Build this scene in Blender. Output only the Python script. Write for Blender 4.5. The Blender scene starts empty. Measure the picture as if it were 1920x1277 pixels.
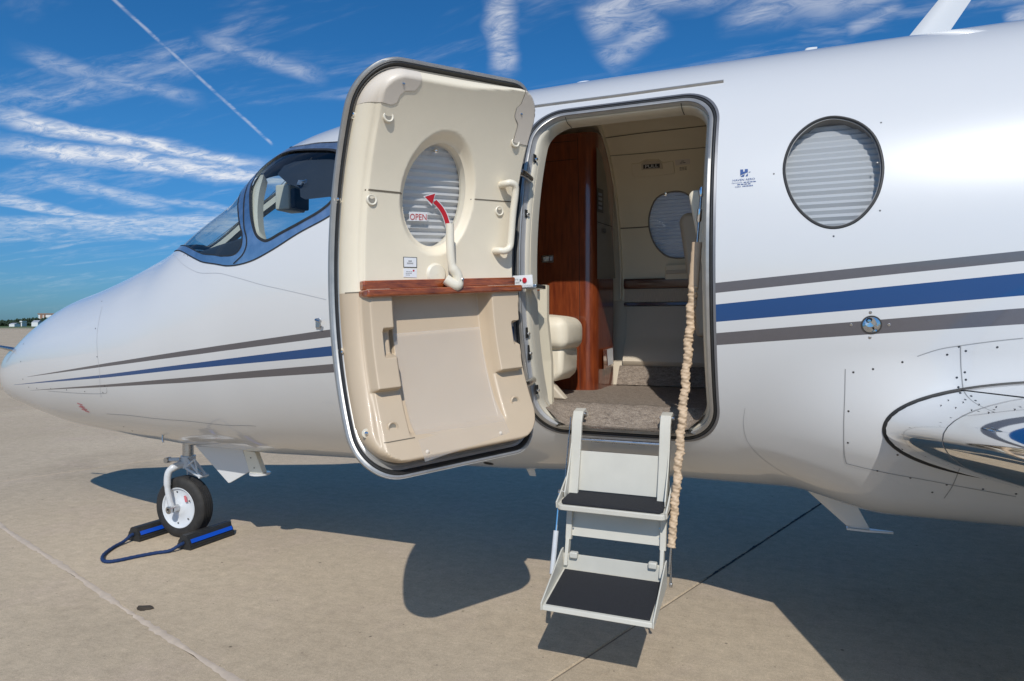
import bpy, bmesh, math, random
import numpy as np
from mathutils import Vector, Matrix
random.seed(7); RNG = np.random.default_rng(7)
R = math.radians
scene = bpy.context.scene
col = scene.collection

# ---------------------------------------------------------------- camera
F = 1290.; CAMH = 1.47; TH = R(22.5); HV = 609.
cam_d = bpy.data.cameras.new('camera'); cam = bpy.data.objects.new('camera', cam_d); col.objects.link(cam)
cam_d.sensor_width = 36; cam_d.lens = F/1920*36; cam_d.shift_y = (HV-638.5)/1920
cam.location = (0, 0, CAMH); cam.rotation_euler = (math.pi/2, 0, TH)
cam_d.clip_start = .05; cam_d.clip_end = 6000
scene.camera = cam

# ---------------------------------------------------------------- light
SUN = Vector((.42, -1.05, 1.0)).normalized()          # towards the sun
sun_d = bpy.data.lights.new('sun', 'SUN'); sun = bpy.data.objects.new('sun', sun_d); col.objects.link(sun)
sun_d.energy = 3.2; sun_d.angle = R(.5); sun_d.color = (1, .972, .925)
sun.rotation_euler = SUN.to_track_quat('Z', 'Y').to_euler(); sun.location = (5, -10, 20)
world = bpy.data.worlds.new('World'); scene.world = world; world.use_nodes = True
SKY_STRENGTH = .108
scene.view_settings.view_transform = 'Standard'; scene.view_settings.look = 'None'
scene.view_settings.exposure = 0.0; scene.view_settings.gamma = 1
scene.render.film_transparent = False
scene.cycles.sample_clamp_indirect = 6
scene.cycles.max_bounces = 7; scene.cycles.diffuse_bounces = 3; scene.cycles.glossy_bounces = 4; scene.cycles.transparent_max_bounces = 16
scene.cycles.use_denoising = True

DV = np.array([-math.sin(TH), math.cos(TH), 0]); RV = np.array([math.cos(TH), math.sin(TH), 0]); UP = np.array([0, 0, 1.])
CAM = np.array([0, 0, CAMH])
def ray(u, v): return DV + RV*(u-960)/F + UP*(HV-v)/F

def build_world():
    nt = world.node_tree; N = nt.nodes; L = nt.links
    for n in list(N): N.remove(n)
    out = N.new('ShaderNodeOutputWorld'); bg = N.new('ShaderNodeBackground'); L.new(bg.outputs[0], out.inputs[0])
    sky = N.new('ShaderNodeTexSky'); sky.sky_type = 'NISHITA'; sky.sun_disc = False
    sky.sun_elevation = math.asin(SUN.z); sky.sun_rotation = math.atan2(SUN.x, SUN.y)
    sky.air_density = 1.0; sky.dust_density = 1.0; sky.ozone_density = 3.0; sky.altitude = 600
    hs = N.new('ShaderNodeHueSaturation'); hs.inputs['Saturation'].default_value = 1.10; hs.inputs['Value'].default_value = 1.0
    tint = N.new('ShaderNodeMix'); tint.data_type = 'RGBA'; tint.blend_type = 'MULTIPLY'; tint.inputs[0].default_value = 1; tint.inputs[7].default_value = (.43, .72, .95, 1)   # polarised, deep blue air
    L.new(sky.outputs[0], tint.inputs[6]); L.new(tint.outputs[2], hs.inputs['Color'])
    tc = N.new('ShaderNodeTexCoord')
    low = N.new('ShaderNodeMix'); low.data_type = 'RGBA'; low.blend_type = 'MULTIPLY'; L.new(hs.outputs[0], low.inputs[6]); low.inputs[7].default_value = (.62, .68, .80, 1)   # dull hazy belt low down, all round
    def math_(op, a, b=None, c=None, clamp=False):
        m = N.new('ShaderNodeMath'); m.operation = op; m.use_clamp = clamp
        for i, x in enumerate((a, b, c)):
            if x is None: continue
            if isinstance(x, (int, float)): m.inputs[i].default_value = x
            else: L.new(x, m.inputs[i])
        return m.outputs[0]
    def vdot(n):
        m = N.new('ShaderNodeVectorMath'); m.operation = 'DOT_PRODUCT'; L.new(tc.outputs['Generated'], m.inputs[0])
        m.inputs[1].default_value = tuple(n); return m.outputs['Value']
    def smooth(x, a, b):
        m = N.new('ShaderNodeMapRange'); m.interpolation_type = 'SMOOTHSTEP'; L.new(x, m.inputs[0])
        m.inputs[1].default_value = a; m.inputs[2].default_value = b; return m.outputs[0]
    def noise(scale, detail, rough, stretch, rot=0, dist=0.0):
        mp = N.new('ShaderNodeMapping'); L.new(plane, mp.inputs[0]); mp.inputs['Rotation'].default_value = (0, 0, rot); mp.inputs['Scale'].default_value = stretch
        n = N.new('ShaderNodeTexNoise'); n.inputs['Scale'].default_value = scale; n.inputs['Detail'].default_value = detail; n.inputs['Roughness'].default_value = rough
        n.inputs['Distortion'].default_value = dist
        L.new(mp.outputs[0], n.inputs['Vector']); return n.outputs['Fac']
    # the cloud deck: directions projected on a plane far overhead
    sep = N.new('ShaderNodeSeparateXYZ'); L.new(tc.outputs['Generated'], sep.inputs[0])
    zz = math_('MAXIMUM', sep.outputs[2], .02); zz2 = math_('ADD', zz, .10)
    cx = N.new('ShaderNodeCombineXYZ'); L.new(math_('DIVIDE', sep.outputs[0], zz2), cx.inputs[0]); L.new(math_('DIVIDE', sep.outputs[1], zz2), cx.inputs[1])
    plane = cx.outputs[0]
    n1 = noise(1.1, 5, .62, (1, 3.2, 1), R(30), .6); n2 = noise(6, 5, .68, (1, 2.6, 1), R(30), .4)
    wis = math_('MULTIPLY', smooth(n1, .47, .74), smooth(n2, .30, .72))
    total = math_('MULTIPLY', wis, .36)
    tear = noise(9, 5, .7, (1, 1.8, 1), R(20), .8)
    tear2 = noise(2.5, 3, .6, (1, 1.2, 1), R(70), .3)
    frag = smooth(tear, .30, .66)
    bend = math_('MULTIPLY', math_('SUBTRACT', tear2, .5), .055)
    # drawn-out cirrus bands: great-circle segments (two sky directions each)
    bands = [((-60, 208), (520, 318), 13, .95), ((-60, 262), (620, 352), 15, .9), ((60, 330), (330, 392), 11, .45), ((-60, 362), (240, 420), 7, .6),
             ((-80, 425), (560, 418), 17, .55), ((100, 345), (520, 405), 8, .35), ((10, 95), (390, 195), 12, .30), ((360, 60), (620, 150), 13, .33),
             ((938, -60), (948, 150), 24, .62), ((1090, 60), (1260, -50), 36, .55), ((1130, 130), (1240, 20), 30, .40), ((1340, 40), (1720, -40), 26, .40),
             ((1150, 0), (1420, -30), 24, .5), ((1580, 60), (1700, 0), 14, .35), ((1880, 40), (1960, 0), 18, .5)]
    for (a, b, wpx, amp) in bands:
        A = ray(*a); B = ray(*b); A = A/np.linalg.norm(A); B = B/np.linalg.norm(B)
        n = np.cross(A, B); n /= np.linalg.norm(n); M = (A+B); M /= np.linalg.norm(M); half = math.acos(float(A@B))/2
        t = B-A; t /= np.linalg.norm(t)
        w = wpx/F*.95
        dist = math_('ABSOLUTE', math_('ADD', vdot(n), math_('MULTIPLY', bend, min(1, w*60))))
        across = smooth(dist, w*1.5, 0.0)
        along = math_('ABSOLUTE', vdot(t))
        ends = smooth(along, math.sin(half)*1.05, math.sin(half)*.55)
        front = smooth(vdot(M), .3, .6)
        k = math_('MULTIPLY', math_('MULTIPLY', across, ends), math_('MULTIPLY', front, amp))
        k = math_('MULTIPLY', k, math_('ADD', math_('MULTIPLY', frag, .75), .22))
        total = math_('MAXIMUM', total, k)
    # contrail
    A = ray(205, -8); B = ray(512, 272); A = A/np.linalg.norm(A); B = B/np.linalg.norm(B)
    n = np.cross(A, B); n /= np.linalg.norm(n); t = B-A; t /= np.linalg.norm(t); M = A+B; M /= np.linalg.norm(M); half = math.acos(float(A@B))/2
    dist = math_('ABSOLUTE', math_('ADD', vdot(n), math_('MULTIPLY', math_('SUBTRACT', tear, .5), .003)))
    k = math_('MULTIPLY', smooth(dist, .0030, .0003), math_('MULTIPLY', smooth(math_('ABSOLUTE', math_('SUBTRACT', vdot(t), 0.0)), math.sin(half)*1.02, math.sin(half)*.96), smooth(vdot(M), .3, .6)))
    total = math_('MAXIMUM', total, math_('MULTIPLY', k, math_('ADD', math_('MULTIPLY', frag, .30), .04)))
    total = math_('MULTIPLY', total, smooth(sep.outputs[2], .0, .10))
    mix = N.new('ShaderNodeMix'); mix.data_type = 'RGBA'; L.new(total, mix.inputs[0]); L.new(low.outputs[2], mix.inputs[6]); L.new(smooth(sep.outputs[2], .26, .0), low.inputs[0]); mix.inputs[7].default_value = (8.6, 8.6, 8.7, 1)
    L.new(mix.outputs[2], bg.inputs[0]); bg.inputs[1].default_value = SKY_STRENGTH
build_world()
world.cycles.sampling_method = 'MANUAL'; world.cycles.sample_map_resolution = 512

# ---------------------------------------------------------------- materials
MATS = {}
def mat(name, base=(.5, .5, .5), rough=.5, metal=0., coat=0., coat_rough=.05, spec=.5, var=0., vscale=8., bump=0., bscale=60., bdetail=4., trans=0., stretch=None, var2=None, rvar=0.):
    m = bpy.data.materials.new(name); m.use_nodes = True; N = m.node_tree.nodes; L = m.node_tree.links; b = N['Principled BSDF']
    b.inputs['Base Color'].default_value = (*base, 1); b.inputs['Roughness'].default_value = rough; b.inputs['Metallic'].default_value = metal
    b.inputs['Coat Weight'].default_value = coat; b.inputs['Coat Roughness'].default_value = coat_rough; b.inputs['Specular IOR Level'].default_value = spec
    g = N.new('ShaderNodeNewGeometry')
    def coords():
        if stretch is None: return g.outputs['Position']
        mp = N.new('ShaderNodeMapping'); mp.inputs['Scale'].default_value = stretch; L.new(g.outputs['Position'], mp.inputs[0]); return mp.outputs[0]
    if var > 0 or var2 is not None:
        n = N.new('ShaderNodeTexNoise'); n.inputs['Scale'].default_value = vscale; n.inputs['Detail'].default_value = 8; n.inputs['Roughness'].default_value = .62
        L.new(coords(), n.inputs['Vector'])
        mr = N.new('ShaderNodeMapRange'); mr.inputs[1].default_value = .3; mr.inputs[2].default_value = .7; L.new(n.outputs['Fac'], mr.inputs[0])
        mx = N.new('ShaderNodeMix'); mx.data_type = 'RGBA'; L.new(mr.outputs[0], mx.inputs[0])
        lo = var2 if var2 is not None else tuple(c*(1-var) for c in base)
        hi = base if var2 is not None else tuple(min(1, c*(1+var)) for c in base)
        mx.inputs[6].default_value = (*lo, 1); mx.inputs[7].default_value = (*hi, 1); L.new(mx.outputs[2], b.inputs['Base Color'])
        if rvar > 0:
            m2 = N.new('ShaderNodeMapRange'); m2.inputs[3].default_value = max(.02, rough-rvar); m2.inputs[4].default_value = rough+rvar
            L.new(n.outputs['Fac'], m2.inputs[0]); L.new(m2.outputs[0], b.inputs['Roughness'])
    if bump > 0:
        n = N.new('ShaderNodeTexNoise'); n.inputs['Scale'].default_value = bscale; n.inputs['Detail'].default_value = bdetail; L.new(coords(), n.inputs['Vector'])
        bp = N.new('ShaderNodeBump'); bp.inputs['Strength'].default_value = bump; bp.inputs['Distance'].default_value = .002; L.new(n.outputs['Fac'], bp.inputs['Height'])
        L.new(bp.outputs[0], b.inputs['Normal'])
        if coat > 0: L.new(bp.outputs[0], b.inputs['Coat Normal'])
    MATS[name] = m; return m

mat('white_paint', (.67, .668, .66), .32, coat=.9, coat_rough=.045, var=.012, vscale=1.3, bump=.05, bscale=4.5, bdetail=2)
mat('grey_stripe', (.145, .138, .15), .35, metal=.35, coat=.8, coat_rough=.04, var=.03, vscale=60)
mat('blue_stripe', (.002, .058, .20), .35, coat=.8, coat_rough=.04)
mat('frame_metal', (.78, .80, .83), .34, metal=1, var=.12, vscale=14, rvar=.1)
mat('chrome', (.88, .88, .88), .045, metal=1, bump=.06, bscale=5, bdetail=2)
mat('bare_metal', (.55, .55, .55), .28, metal=1, var=.08, vscale=30, rvar=.1)
mat('rim_grey', (.40, .385, .36), .35, metal=.55, var=.08, vscale=20, rvar=.08)
mat('dark_metal', (.12, .12, .12), .4, metal=1)
mat('grey_paint', (.50, .50, .50), .4, coat=.2, var=.04, vscale=12)
mat('rubber', (.022, .022, .022), .55, var=.25, vscale=30, bump=.2, bscale=200)
mat('tyre', (.028, .026, .024), .7, var=.35, vscale=25, bump=.3, bscale=150)
mat('black_gap', (.012, .012, .012), .8)
mat('cream_leather', (.85, .75, .575), .48, var=.03, vscale=5, bump=.35, bscale=420, bdetail=3)
mat('cream_plastic', (.80, .73, .59), .38, coat=.15, var=.02, vscale=8)
mat('pinkish_plastic', (.74, .65, .54), .42, var=.02, vscale=8)
mat('tan_vinyl', (.58, .455, .315), .42, coat=.1, var=.03, vscale=6, bump=.15, bscale=350)
mat('cabin_cream', (.84, .735, .54), .5, var=.03, vscale=5, bump=.2, bscale=300)
mat('cabin_tan', (.60, .51, .385), .5, var=.03, vscale=6, bump=.15, bscale=300)
mat('cabin_grey', (.28, .25, .20), .5)
mat('fabric', (.66, .55, .42), .8, var2=(.42, .35, .27), vscale=50, stretch=(9, 1, .5), bump=.3, bscale=200)
mat('wood', (.27, .058, .016), .28, coat=.9, coat_rough=.04, var2=(.12, .020, .007), vscale=9, stretch=(7, 7, .7))
mat('dark_wood', (.10, .022, .010), .3, coat=.8, coat_rough=.05, var2=(.05, .012, .006), vscale=9, stretch=(1, 7, 7))
mat('shelf_wood', (.42, .10, .022), .25, coat=.9, coat_rough=.04, var2=(.10, .018, .008), vscale=16, stretch=(1, 1, 8))
mat('step_paint', (.60, .575, .50), .42, var=.04, vscale=9, bump=.05, bscale=80)
mat('grip_tape', (.017, .018, .022), .85, var=.5, vscale=260, bump=.9, bscale=700, bdetail=2)
mat('wheel_paint', (.68, .70, .72), .3, coat=.4, var=.03, vscale=12)
mat('gear_paint', (.60, .61, .62), .35, coat=.3, var=.06, vscale=25)
mat('red_print', (.52, .012, .025), .4)
mat('pink_print', (.65, .16, .18), .5)
mat('white_print', (.80, .80, .80), .4)
mat('black_print', (.03, .03, .03), .4)
mat('blue_print', (.005, .06, .24), .4)
mat('shade_white', (.74, .735, .72), .6)
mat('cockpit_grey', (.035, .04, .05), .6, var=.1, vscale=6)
mat('blue_rope', (.006, .03, .11), .75, var=.35, vscale=160, bump=.8, bscale=500)
mat('blue_tape', (.004, .08, .55), .45)
mat('cord_cover', (.60, .44, .29), .6, var=.08, vscale=20, bump=.3, bscale=90)
mat('leaf', (.06, .045, .03), .8)
mat('sealant', (.57, .465, .36), .75, var=.12, vscale=14, bump=.6, bscale=60)

def mat_glass(name, tint, refl=1.0, f0=.05):
    m = bpy.data.materials.new(name); m.use_nodes = True; N = m.node_tree.nodes; L = m.node_tree.links; N.remove(N['Principled BSDF'])
    tr = N.new('ShaderNodeBsdfTransparent'); tr.inputs[0].default_value = (*tint, 1); gl = N.new('ShaderNodeBsdfGlossy'); gl.inputs['Roughness'].default_value = .015
    fr = N.new('ShaderNodeFresnel'); gb = N.new('ShaderNodeNewGeometry'); im_ = N.new('ShaderNodeMapRange'); L.new(gb.outputs['Backfacing'], im_.inputs[0])
    im_.inputs[3].default_value = 1.5; im_.inputs[4].default_value = 1/1.5; L.new(im_.outputs[0], fr.inputs['IOR'])   # same thin pane from both sides
    mx = N.new('ShaderNodeMixShader'); L.new(fr.outputs[0], mx.inputs[0]); L.new(tr.outputs[0], mx.inputs[1]); L.new(gl.outputs[0], mx.inputs[2]); L.new(mx.outputs[0], N['Material Output'].inputs[0])
    MATS[name] = m
mat_glass('cockpit_glass', (.80, .86, .88)); mat_glass('cabin_glass', (.90, .92, .94)); mat_glass('clear_acrylic', (.93, .93, .93))

def mat_shade():
    m = MATS['shade_white']; N = m.node_tree.nodes; L = m.node_tree.links; b = N['Principled BSDF']; t = N.new('ShaderNodeBsdfTranslucent'); t.inputs[0].default_value = (.75, .74, .72, 1)
    mx = N.new('ShaderNodeMixShader'); mx.inputs[0].default_value = .30; L.new(b.outputs[0], mx.inputs[1]); L.new(t.outputs[0], mx.inputs[2]); L.new(mx.outputs[0], N['Material Output'].inputs[0])
mat_shade()
def mat_carpet():
    m = mat('carpet', (.30, .235, .18), .95, spec=.1); N = m.node_tree.nodes; L = m.node_tree.links; b = N['Principled BSDF']
    g = N.new('ShaderNodeNewGeometry'); mp = N.new('ShaderNodeMapping'); mp.inputs['Rotation'].default_value = (0, 0, R(35)); mp.inputs['Scale'].default_value = (1, 3.5, 1); L.new(g.outputs['Position'], mp.inputs[0])
    n = N.new('ShaderNodeTexNoise'); n.inputs['Scale'].default_value = 38; n.inputs['Detail'].default_value = 6; n.inputs['Roughness'].default_value = .7; L.new(mp.outputs[0], n.inputs['Vector'])
    n2 = N.new('ShaderNodeTexNoise'); n2.inputs['Scale'].default_value = 330; n2.inputs['Detail'].default_value = 2; L.new(g.outputs['Position'], n2.inputs['Vector'])
    ad = N.new('ShaderNodeMath'); L.new(n.outputs['Fac'], ad.inputs[0]); L.new(n2.outputs['Fac'], ad.inputs[1])
    cr = N.new('ShaderNodeMapRange'); cr.inputs[1].default_value = .75; cr.inputs[2].default_value = 1.3; L.new(ad.outputs[0], cr.inputs[0])
    mx = N.new('ShaderNodeMix'); mx.data_type = 'RGBA'; L.new(cr.outputs[0], mx.inputs[0]); mx.inputs[6].default_value = (.16, .125, .10, 1); mx.inputs[7].default_value = (.50, .41, .325, 1)
    L.new(mx.outputs[2], b.inputs['Base Color'])
    bp = N.new('ShaderNodeBump'); bp.inputs['Strength'].default_value = 1; bp.inputs['Distance'].default_value = .006; L.new(ad.outputs[0], bp.inputs['Height']); L.new(bp.outputs[0], b.inputs['Normal'])
mat_carpet()

def mat_concrete(name, joints):
    m = bpy.data.materials.new(name); m.use_nodes = True; N = m.node_tree.nodes; L = m.node_tree.links; b = N['Principled BSDF']; MATS[name] = m
    b.inputs['Roughness'].default_value = .9; b.inputs['Specular IOR Level'].default_value = .2
    g = N.new('ShaderNodeNewGeometry'); P = g.outputs['Position']
    def noise(s, d, r, stretch=None, rot=0):
        n = N.new('ShaderNodeTexNoise'); n.inputs['Scale'].default_value = s; n.inputs['Detail'].default_value = d; n.inputs['Roughness'].default_value = r
        if stretch:
            mp = N.new('ShaderNodeMapping'); mp.inputs['Scale'].default_value = stretch; mp.inputs['Rotation'].default_value = (0, 0, rot); L.new(P, mp.inputs[0]); L.new(mp.outputs[0], n.inputs['Vector'])
        else: L.new(P, n.inputs['Vector'])
        return n.outputs['Fac']
    def mr(x, a, b_, c, d):
        q = N.new('ShaderNodeMapRange'); L.new(x, q.inputs[0])
        for i, k in enumerate((a, b_, c, d)): q.inputs[i+1].default_value = k
        return q.outputs[0]
    def mixc(f, a, b_):
        q = N.new('ShaderNodeMix'); q.data_type = 'RGBA'; L.new(f, q.inputs[0])
        for i, k in ((6, a), (7, b_)):
            if isinstance(k, tuple): q.inputs[i].default_value = (*k, 1)
            else: L.new(k, q.inputs[i])
        return q.outputs[2]
    def mul(a, f):
        q = N.new('ShaderNodeMix'); q.data_type = 'RGBA'; q.blend_type = 'MULTIPLY'; q.inputs[0].default_value = 1; L.new(a, q.inputs[6])
        cb = N.new('ShaderNodeCombineColor')
        for i in range(3): L.new(f, cb.inputs[i])
        L.new(cb.outputs[0], q.inputs[7]); return q.outputs[2]
    c = mixc(mr(noise(.55, 5, .6), .35, .65, 0, 1), (.485, .385, .268), (.565, .455, .322))
    c = mixc(mr(noise(1.7, 6, .65), .52, .70, 0, .5), c, (.54, .42, .32))          # faint reddish blotches
    c = mul(c, mr(noise(14, 8, .7), .3, .7, .86, 1.12))
    c = mul(c, mr(noise(7, 6, .6, (1, 9, 1), R(-18)), .3, .7, .95, 1.05))           # broom marks
    c = mul(c, mr(noise(75, 4, .75), .3, .7, .86, 1.13))
    c = mul(c, mr(noise(260, 3, .7), .3, .7, .74, 1.24))                           # sand grain
    stain = mr(noise(.35, 7, .68), .56, .72, 1, .80); c = mul(c, stain)
    v = N.new('ShaderNodeTexVoronoi'); v.inputs['Scale'].default_value = 26; L.new(P, v.inputs['Vector'])
    pit = mr(v.outputs['Distance'], .03, .10, .45, 1.0)
    gate = mr(noise(5, 3, .6), .50, .60, 0, 1)
    q = N.new('ShaderNodeMix'); q.data_type = 'FLOAT'; L.new(gate, q.inputs[0]); q.inputs[2].default_value = 1; L.new(pit, q.inputs[3]); c = mul(c, q.outputs[0])
    v2 = N.new('ShaderNodeTexVoronoi'); v2.inputs['Scale'].default_value = 4.5; L.new(P, v2.inputs['Vector'])
    c = mul(c, mr(v2.outputs['Distance'], .022, .045, .42, 1.0))
    v3 = N.new('ShaderNodeTexVoronoi'); v3.inputs['Scale'].default_value = 11; L.new(P, v3.inputs['Vector'])
    c = mul(c, mr(v3.outputs['Distance'], .03, .06, .5, 1.0))
    oi = N.new('ShaderNodeObjectInfo'); c = mul(c, mr(oi.outputs['Random'], 0, 1, .95, 1.04))
    if joints:
        mp = N.new('ShaderNodeMapping'); mp.vector_type = 'TEXTURE'; mp.inputs['Location'].default_value = (-1.2, 1.88, 0); mp.inputs['Rotation'].default_value = (0, 0, R(-17.74)); L.new(P, mp.inputs[0])
        sp = N.new('ShaderNodeSeparateXYZ'); L.new(mp.outputs[0], sp.inputs[0])
        for k in (0, 1):
            a = N.new('ShaderNodeMath'); a.operation = 'DIVIDE'; L.new(sp.outputs[k], a.inputs[0]); a.inputs[1].default_value = 6.1
            f = N.new('ShaderNodeMath'); f.operation = 'PINGPONG'; L.new(a.outputs[0], f.inputs[0]); f.inputs[1].default_value = .5
            c = mul(c, mr(f.outputs[0], .001, .004, .45, 1.0))
    L.new(c, b.inputs['Base Color'])
    bp = N.new('ShaderNodeBump'); bp.inputs['Strength'].default_value = .5; bp.inputs['Distance'].default_value = .004
    L.new(noise(120, 6, .75), bp.inputs['Height']); L.new(bp.outputs[0], b.inputs['Normal'])
mat_concrete('concrete', False); mat_concrete('far_concrete', True)
mat('grass', (.09, .13, .035), .9, var=.35, vscale=.08); mat('dry_grass', (.38, .33, .20), .9, var=.2, vscale=.1)
mat('far_trees', (.030, .055, .030), .9, var=.4, vscale=.15); mat('brick_far', (.30, .17, .11), .8); mat('far_white', (.72, .72, .70), .7); mat('far_grey', (.35, .37, .40), .7)

# ---------------------------------------------------------------- object helpers
def link(o, parent=None, label=None, cat=None, kind=None, group=None):
    col.objects.link(o)
    if parent is not None:
        if parent.parent is not None and parent.parent.parent is not None: parent = parent.parent      # thing > part > sub-part, no deeper
        o.parent = parent
        M = parent.matrix_basis.copy() if parent.parent is None else Matrix.Identity(4)
        o.matrix_parent_inverse = M.inverted()
    if label: o['label'] = label
    if cat: o['category'] = cat
    if kind: o['kind'] = kind
    if group: o['group'] = group
    return o
def thing(name, loc, label, cat):
    o = bpy.data.objects.new(name, None); o.location = loc; o.empty_display_size = .2
    return link(o, None, label, cat)
def mesh_obj(name, verts, faces, m, parent=None, smooth=False, midx=None, normals=None, bevel=0., auto=None, **kw):
    me = bpy.data.meshes.new(name); me.from_pydata([tuple(map(float, v)) for v in verts], [], faces)
    for x in (m if isinstance(m, (list, tuple)) else [m]): me.materials.append(MATS[x])
    if midx is not None: me.polygons.foreach_set('material_index', midx)
    me.polygons.foreach_set('use_smooth', [bool(smooth)]*len(me.polygons))
    me.update()
    if normals is not None: me.normals_split_custom_set_from_vertices([tuple(n) for n in normals])
    elif auto: me.set_sharp_from_angle(angle=R(auto))
    o = bpy.data.objects.new(name, me); link(o, parent, **kw)
    if bevel > 0:
        b = o.modifiers.new('bevel', 'BEVEL'); b.width = bevel; b.segments = 3; b.limit_method = 'ANGLE'; b.angle_limit = R(35)
        me.polygons.foreach_set('use_smooth', [True]*len(me.polygons)); me.set_sharp_from_angle(angle=R(50))
    return o
class MB:
    def __init__(s): s.v = []; s.f = []
    def add(s, v, f):
        k = len(s.v); s.v += [tuple(map(float, p)) for p in v]; s.f += [tuple(i+k for i in q) for q in f]; return s
    def box(s, c, size, rot=None):
        hx, hy, hz = (q/2 for q in size); P = [Vector((x, y, z)) for x in (-hx, hx) for y in (-hy, hy) for z in (-hz, hz)]
        if rot is not None: P = [rot @ p for p in P]
        P = [p+Vector(c) for p in P]
        return s.add(P, [(0, 1, 3, 2), (4, 6, 7, 5), (0, 4, 5, 1), (2, 3, 7, 6), (0, 2, 6, 4), (1, 5, 7, 3)])
    def prism(s, A, B):
        n = len(A); return s.add(list(A)+list(B), [tuple(range(n-1, -1, -1)), tuple(range(n, 2*n))]+[(i, (i+1) % n, n+(i+1) % n, n+i) for i in range(n)])
    def tube(s, pts, rad, seg=12, cap=True, closed=False):
        pts = [Vector(p) for p in pts]; n = len(pts); rs = rad if isinstance(rad, (list, tuple)) else [rad]*n
        V = []; prev = None
        for i, p in enumerate(pts):
            a = pts[(i-1) % n] if (closed or i > 0) else p; b = pts[(i+1) % n] if (closed or i < n-1) else p
            t = (b-a).normalized()
            if prev is None:
                x = t.orthogonal().normalized()
            else:
                x = (prev-t*prev.dot(t)).normalized()
            prev = x; y = t.cross(x)
            V += [p+(x*math.cos(q)+y*math.sin(q))*rs[i] for q in (2*math.pi*k/seg for k in range(seg))]
        Fc = []
        for i in range(n if closed else n-1):
            j = (i+1) % n
            for k in range(seg): Fc.append((i*seg+k, i*seg+(k+1) % seg, j*seg+(k+1) % seg, j*seg+k))
        if cap and not closed: Fc += [tuple(range(seg-1, -1, -1)), tuple((n-1)*seg+k for k in range(seg))]
        return s.add(V, Fc)
    def lathe(s, prof, c, axis, seg=40, cap=True):
        ax = Vector(axis).normalized(); x = ax.orthogonal().normalized(); y = ax.cross(x); c = Vector(c); V = []
        for (h, r_) in prof: V += [c+ax*h+(x*math.cos(q)+y*math.sin(q))*r_ for q in (2*math.pi*k/seg for k in range(seg))]
        n = len(prof); Fc = [(i*seg+k, i*seg+(k+1) % seg, (i+1)*seg+(k+1) % seg, (i+1)*seg+k) for i in range(n-1) for k in range(seg)]
        if cap: Fc += [tuple(range(seg-1, -1, -1)), tuple((n-1)*seg+k for k in range(seg))]
        return s.add(V, Fc)
    def build(s, name, m, parent=None, smooth=True, auto=40, bevel=0., **kw):
        return mesh_obj(name, s.v, s.f, m, parent, smooth, auto=auto if smooth else None, bevel=bevel, **kw)
def catmull(P, n=6, closed=False):
    P = [np.array(p, float) for p in P]; N = len(P); o = []
    for i in range(N if closed else N-1):
        g = lambda k: P[k % N] if closed else P[min(max(k, 0), N-1)]
        a, b, c, d = g(i-1), g(i), g(i+1), g(i+2)
        for k in range(n):
            t = k/n; o.append(.5*((2*b)+(-a+c)*t+(2*a-5*b+4*c-d)*t*t+(-a+3*b-3*c+d)*t**3))
    if not closed: o.append(P[-1])
    return o
def in_poly(poly):
    P = np.array(poly, float); A = P; B = np.roll(P, -1, 0); lo = P.min(0); hi = P.max(0)
    def f(x, y):
        x = np.atleast_1d(np.asarray(x, float)); y = np.atleast_1d(np.asarray(y, float)); r_ = np.zeros(x.shape, bool)
        bb = (x >= lo[0]) & (x <= hi[0]) & (y >= lo[1]) & (y <= hi[1])
        if bb.any():
            xx = x[bb][:, None]; yy = y[bb][:, None]
            c = (A[:, 1] > yy) != (B[:, 1] > yy)
            with np.errstate(divide='ignore', invalid='ignore'): xi = A[:, 0]+(yy-A[:, 1])*(B[:, 0]-A[:, 0])/(B[:, 1]-A[:, 1])
            r_[bb] = ((c & (xx < xi)).sum(1) % 2) == 1
        return r_
    return f
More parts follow.
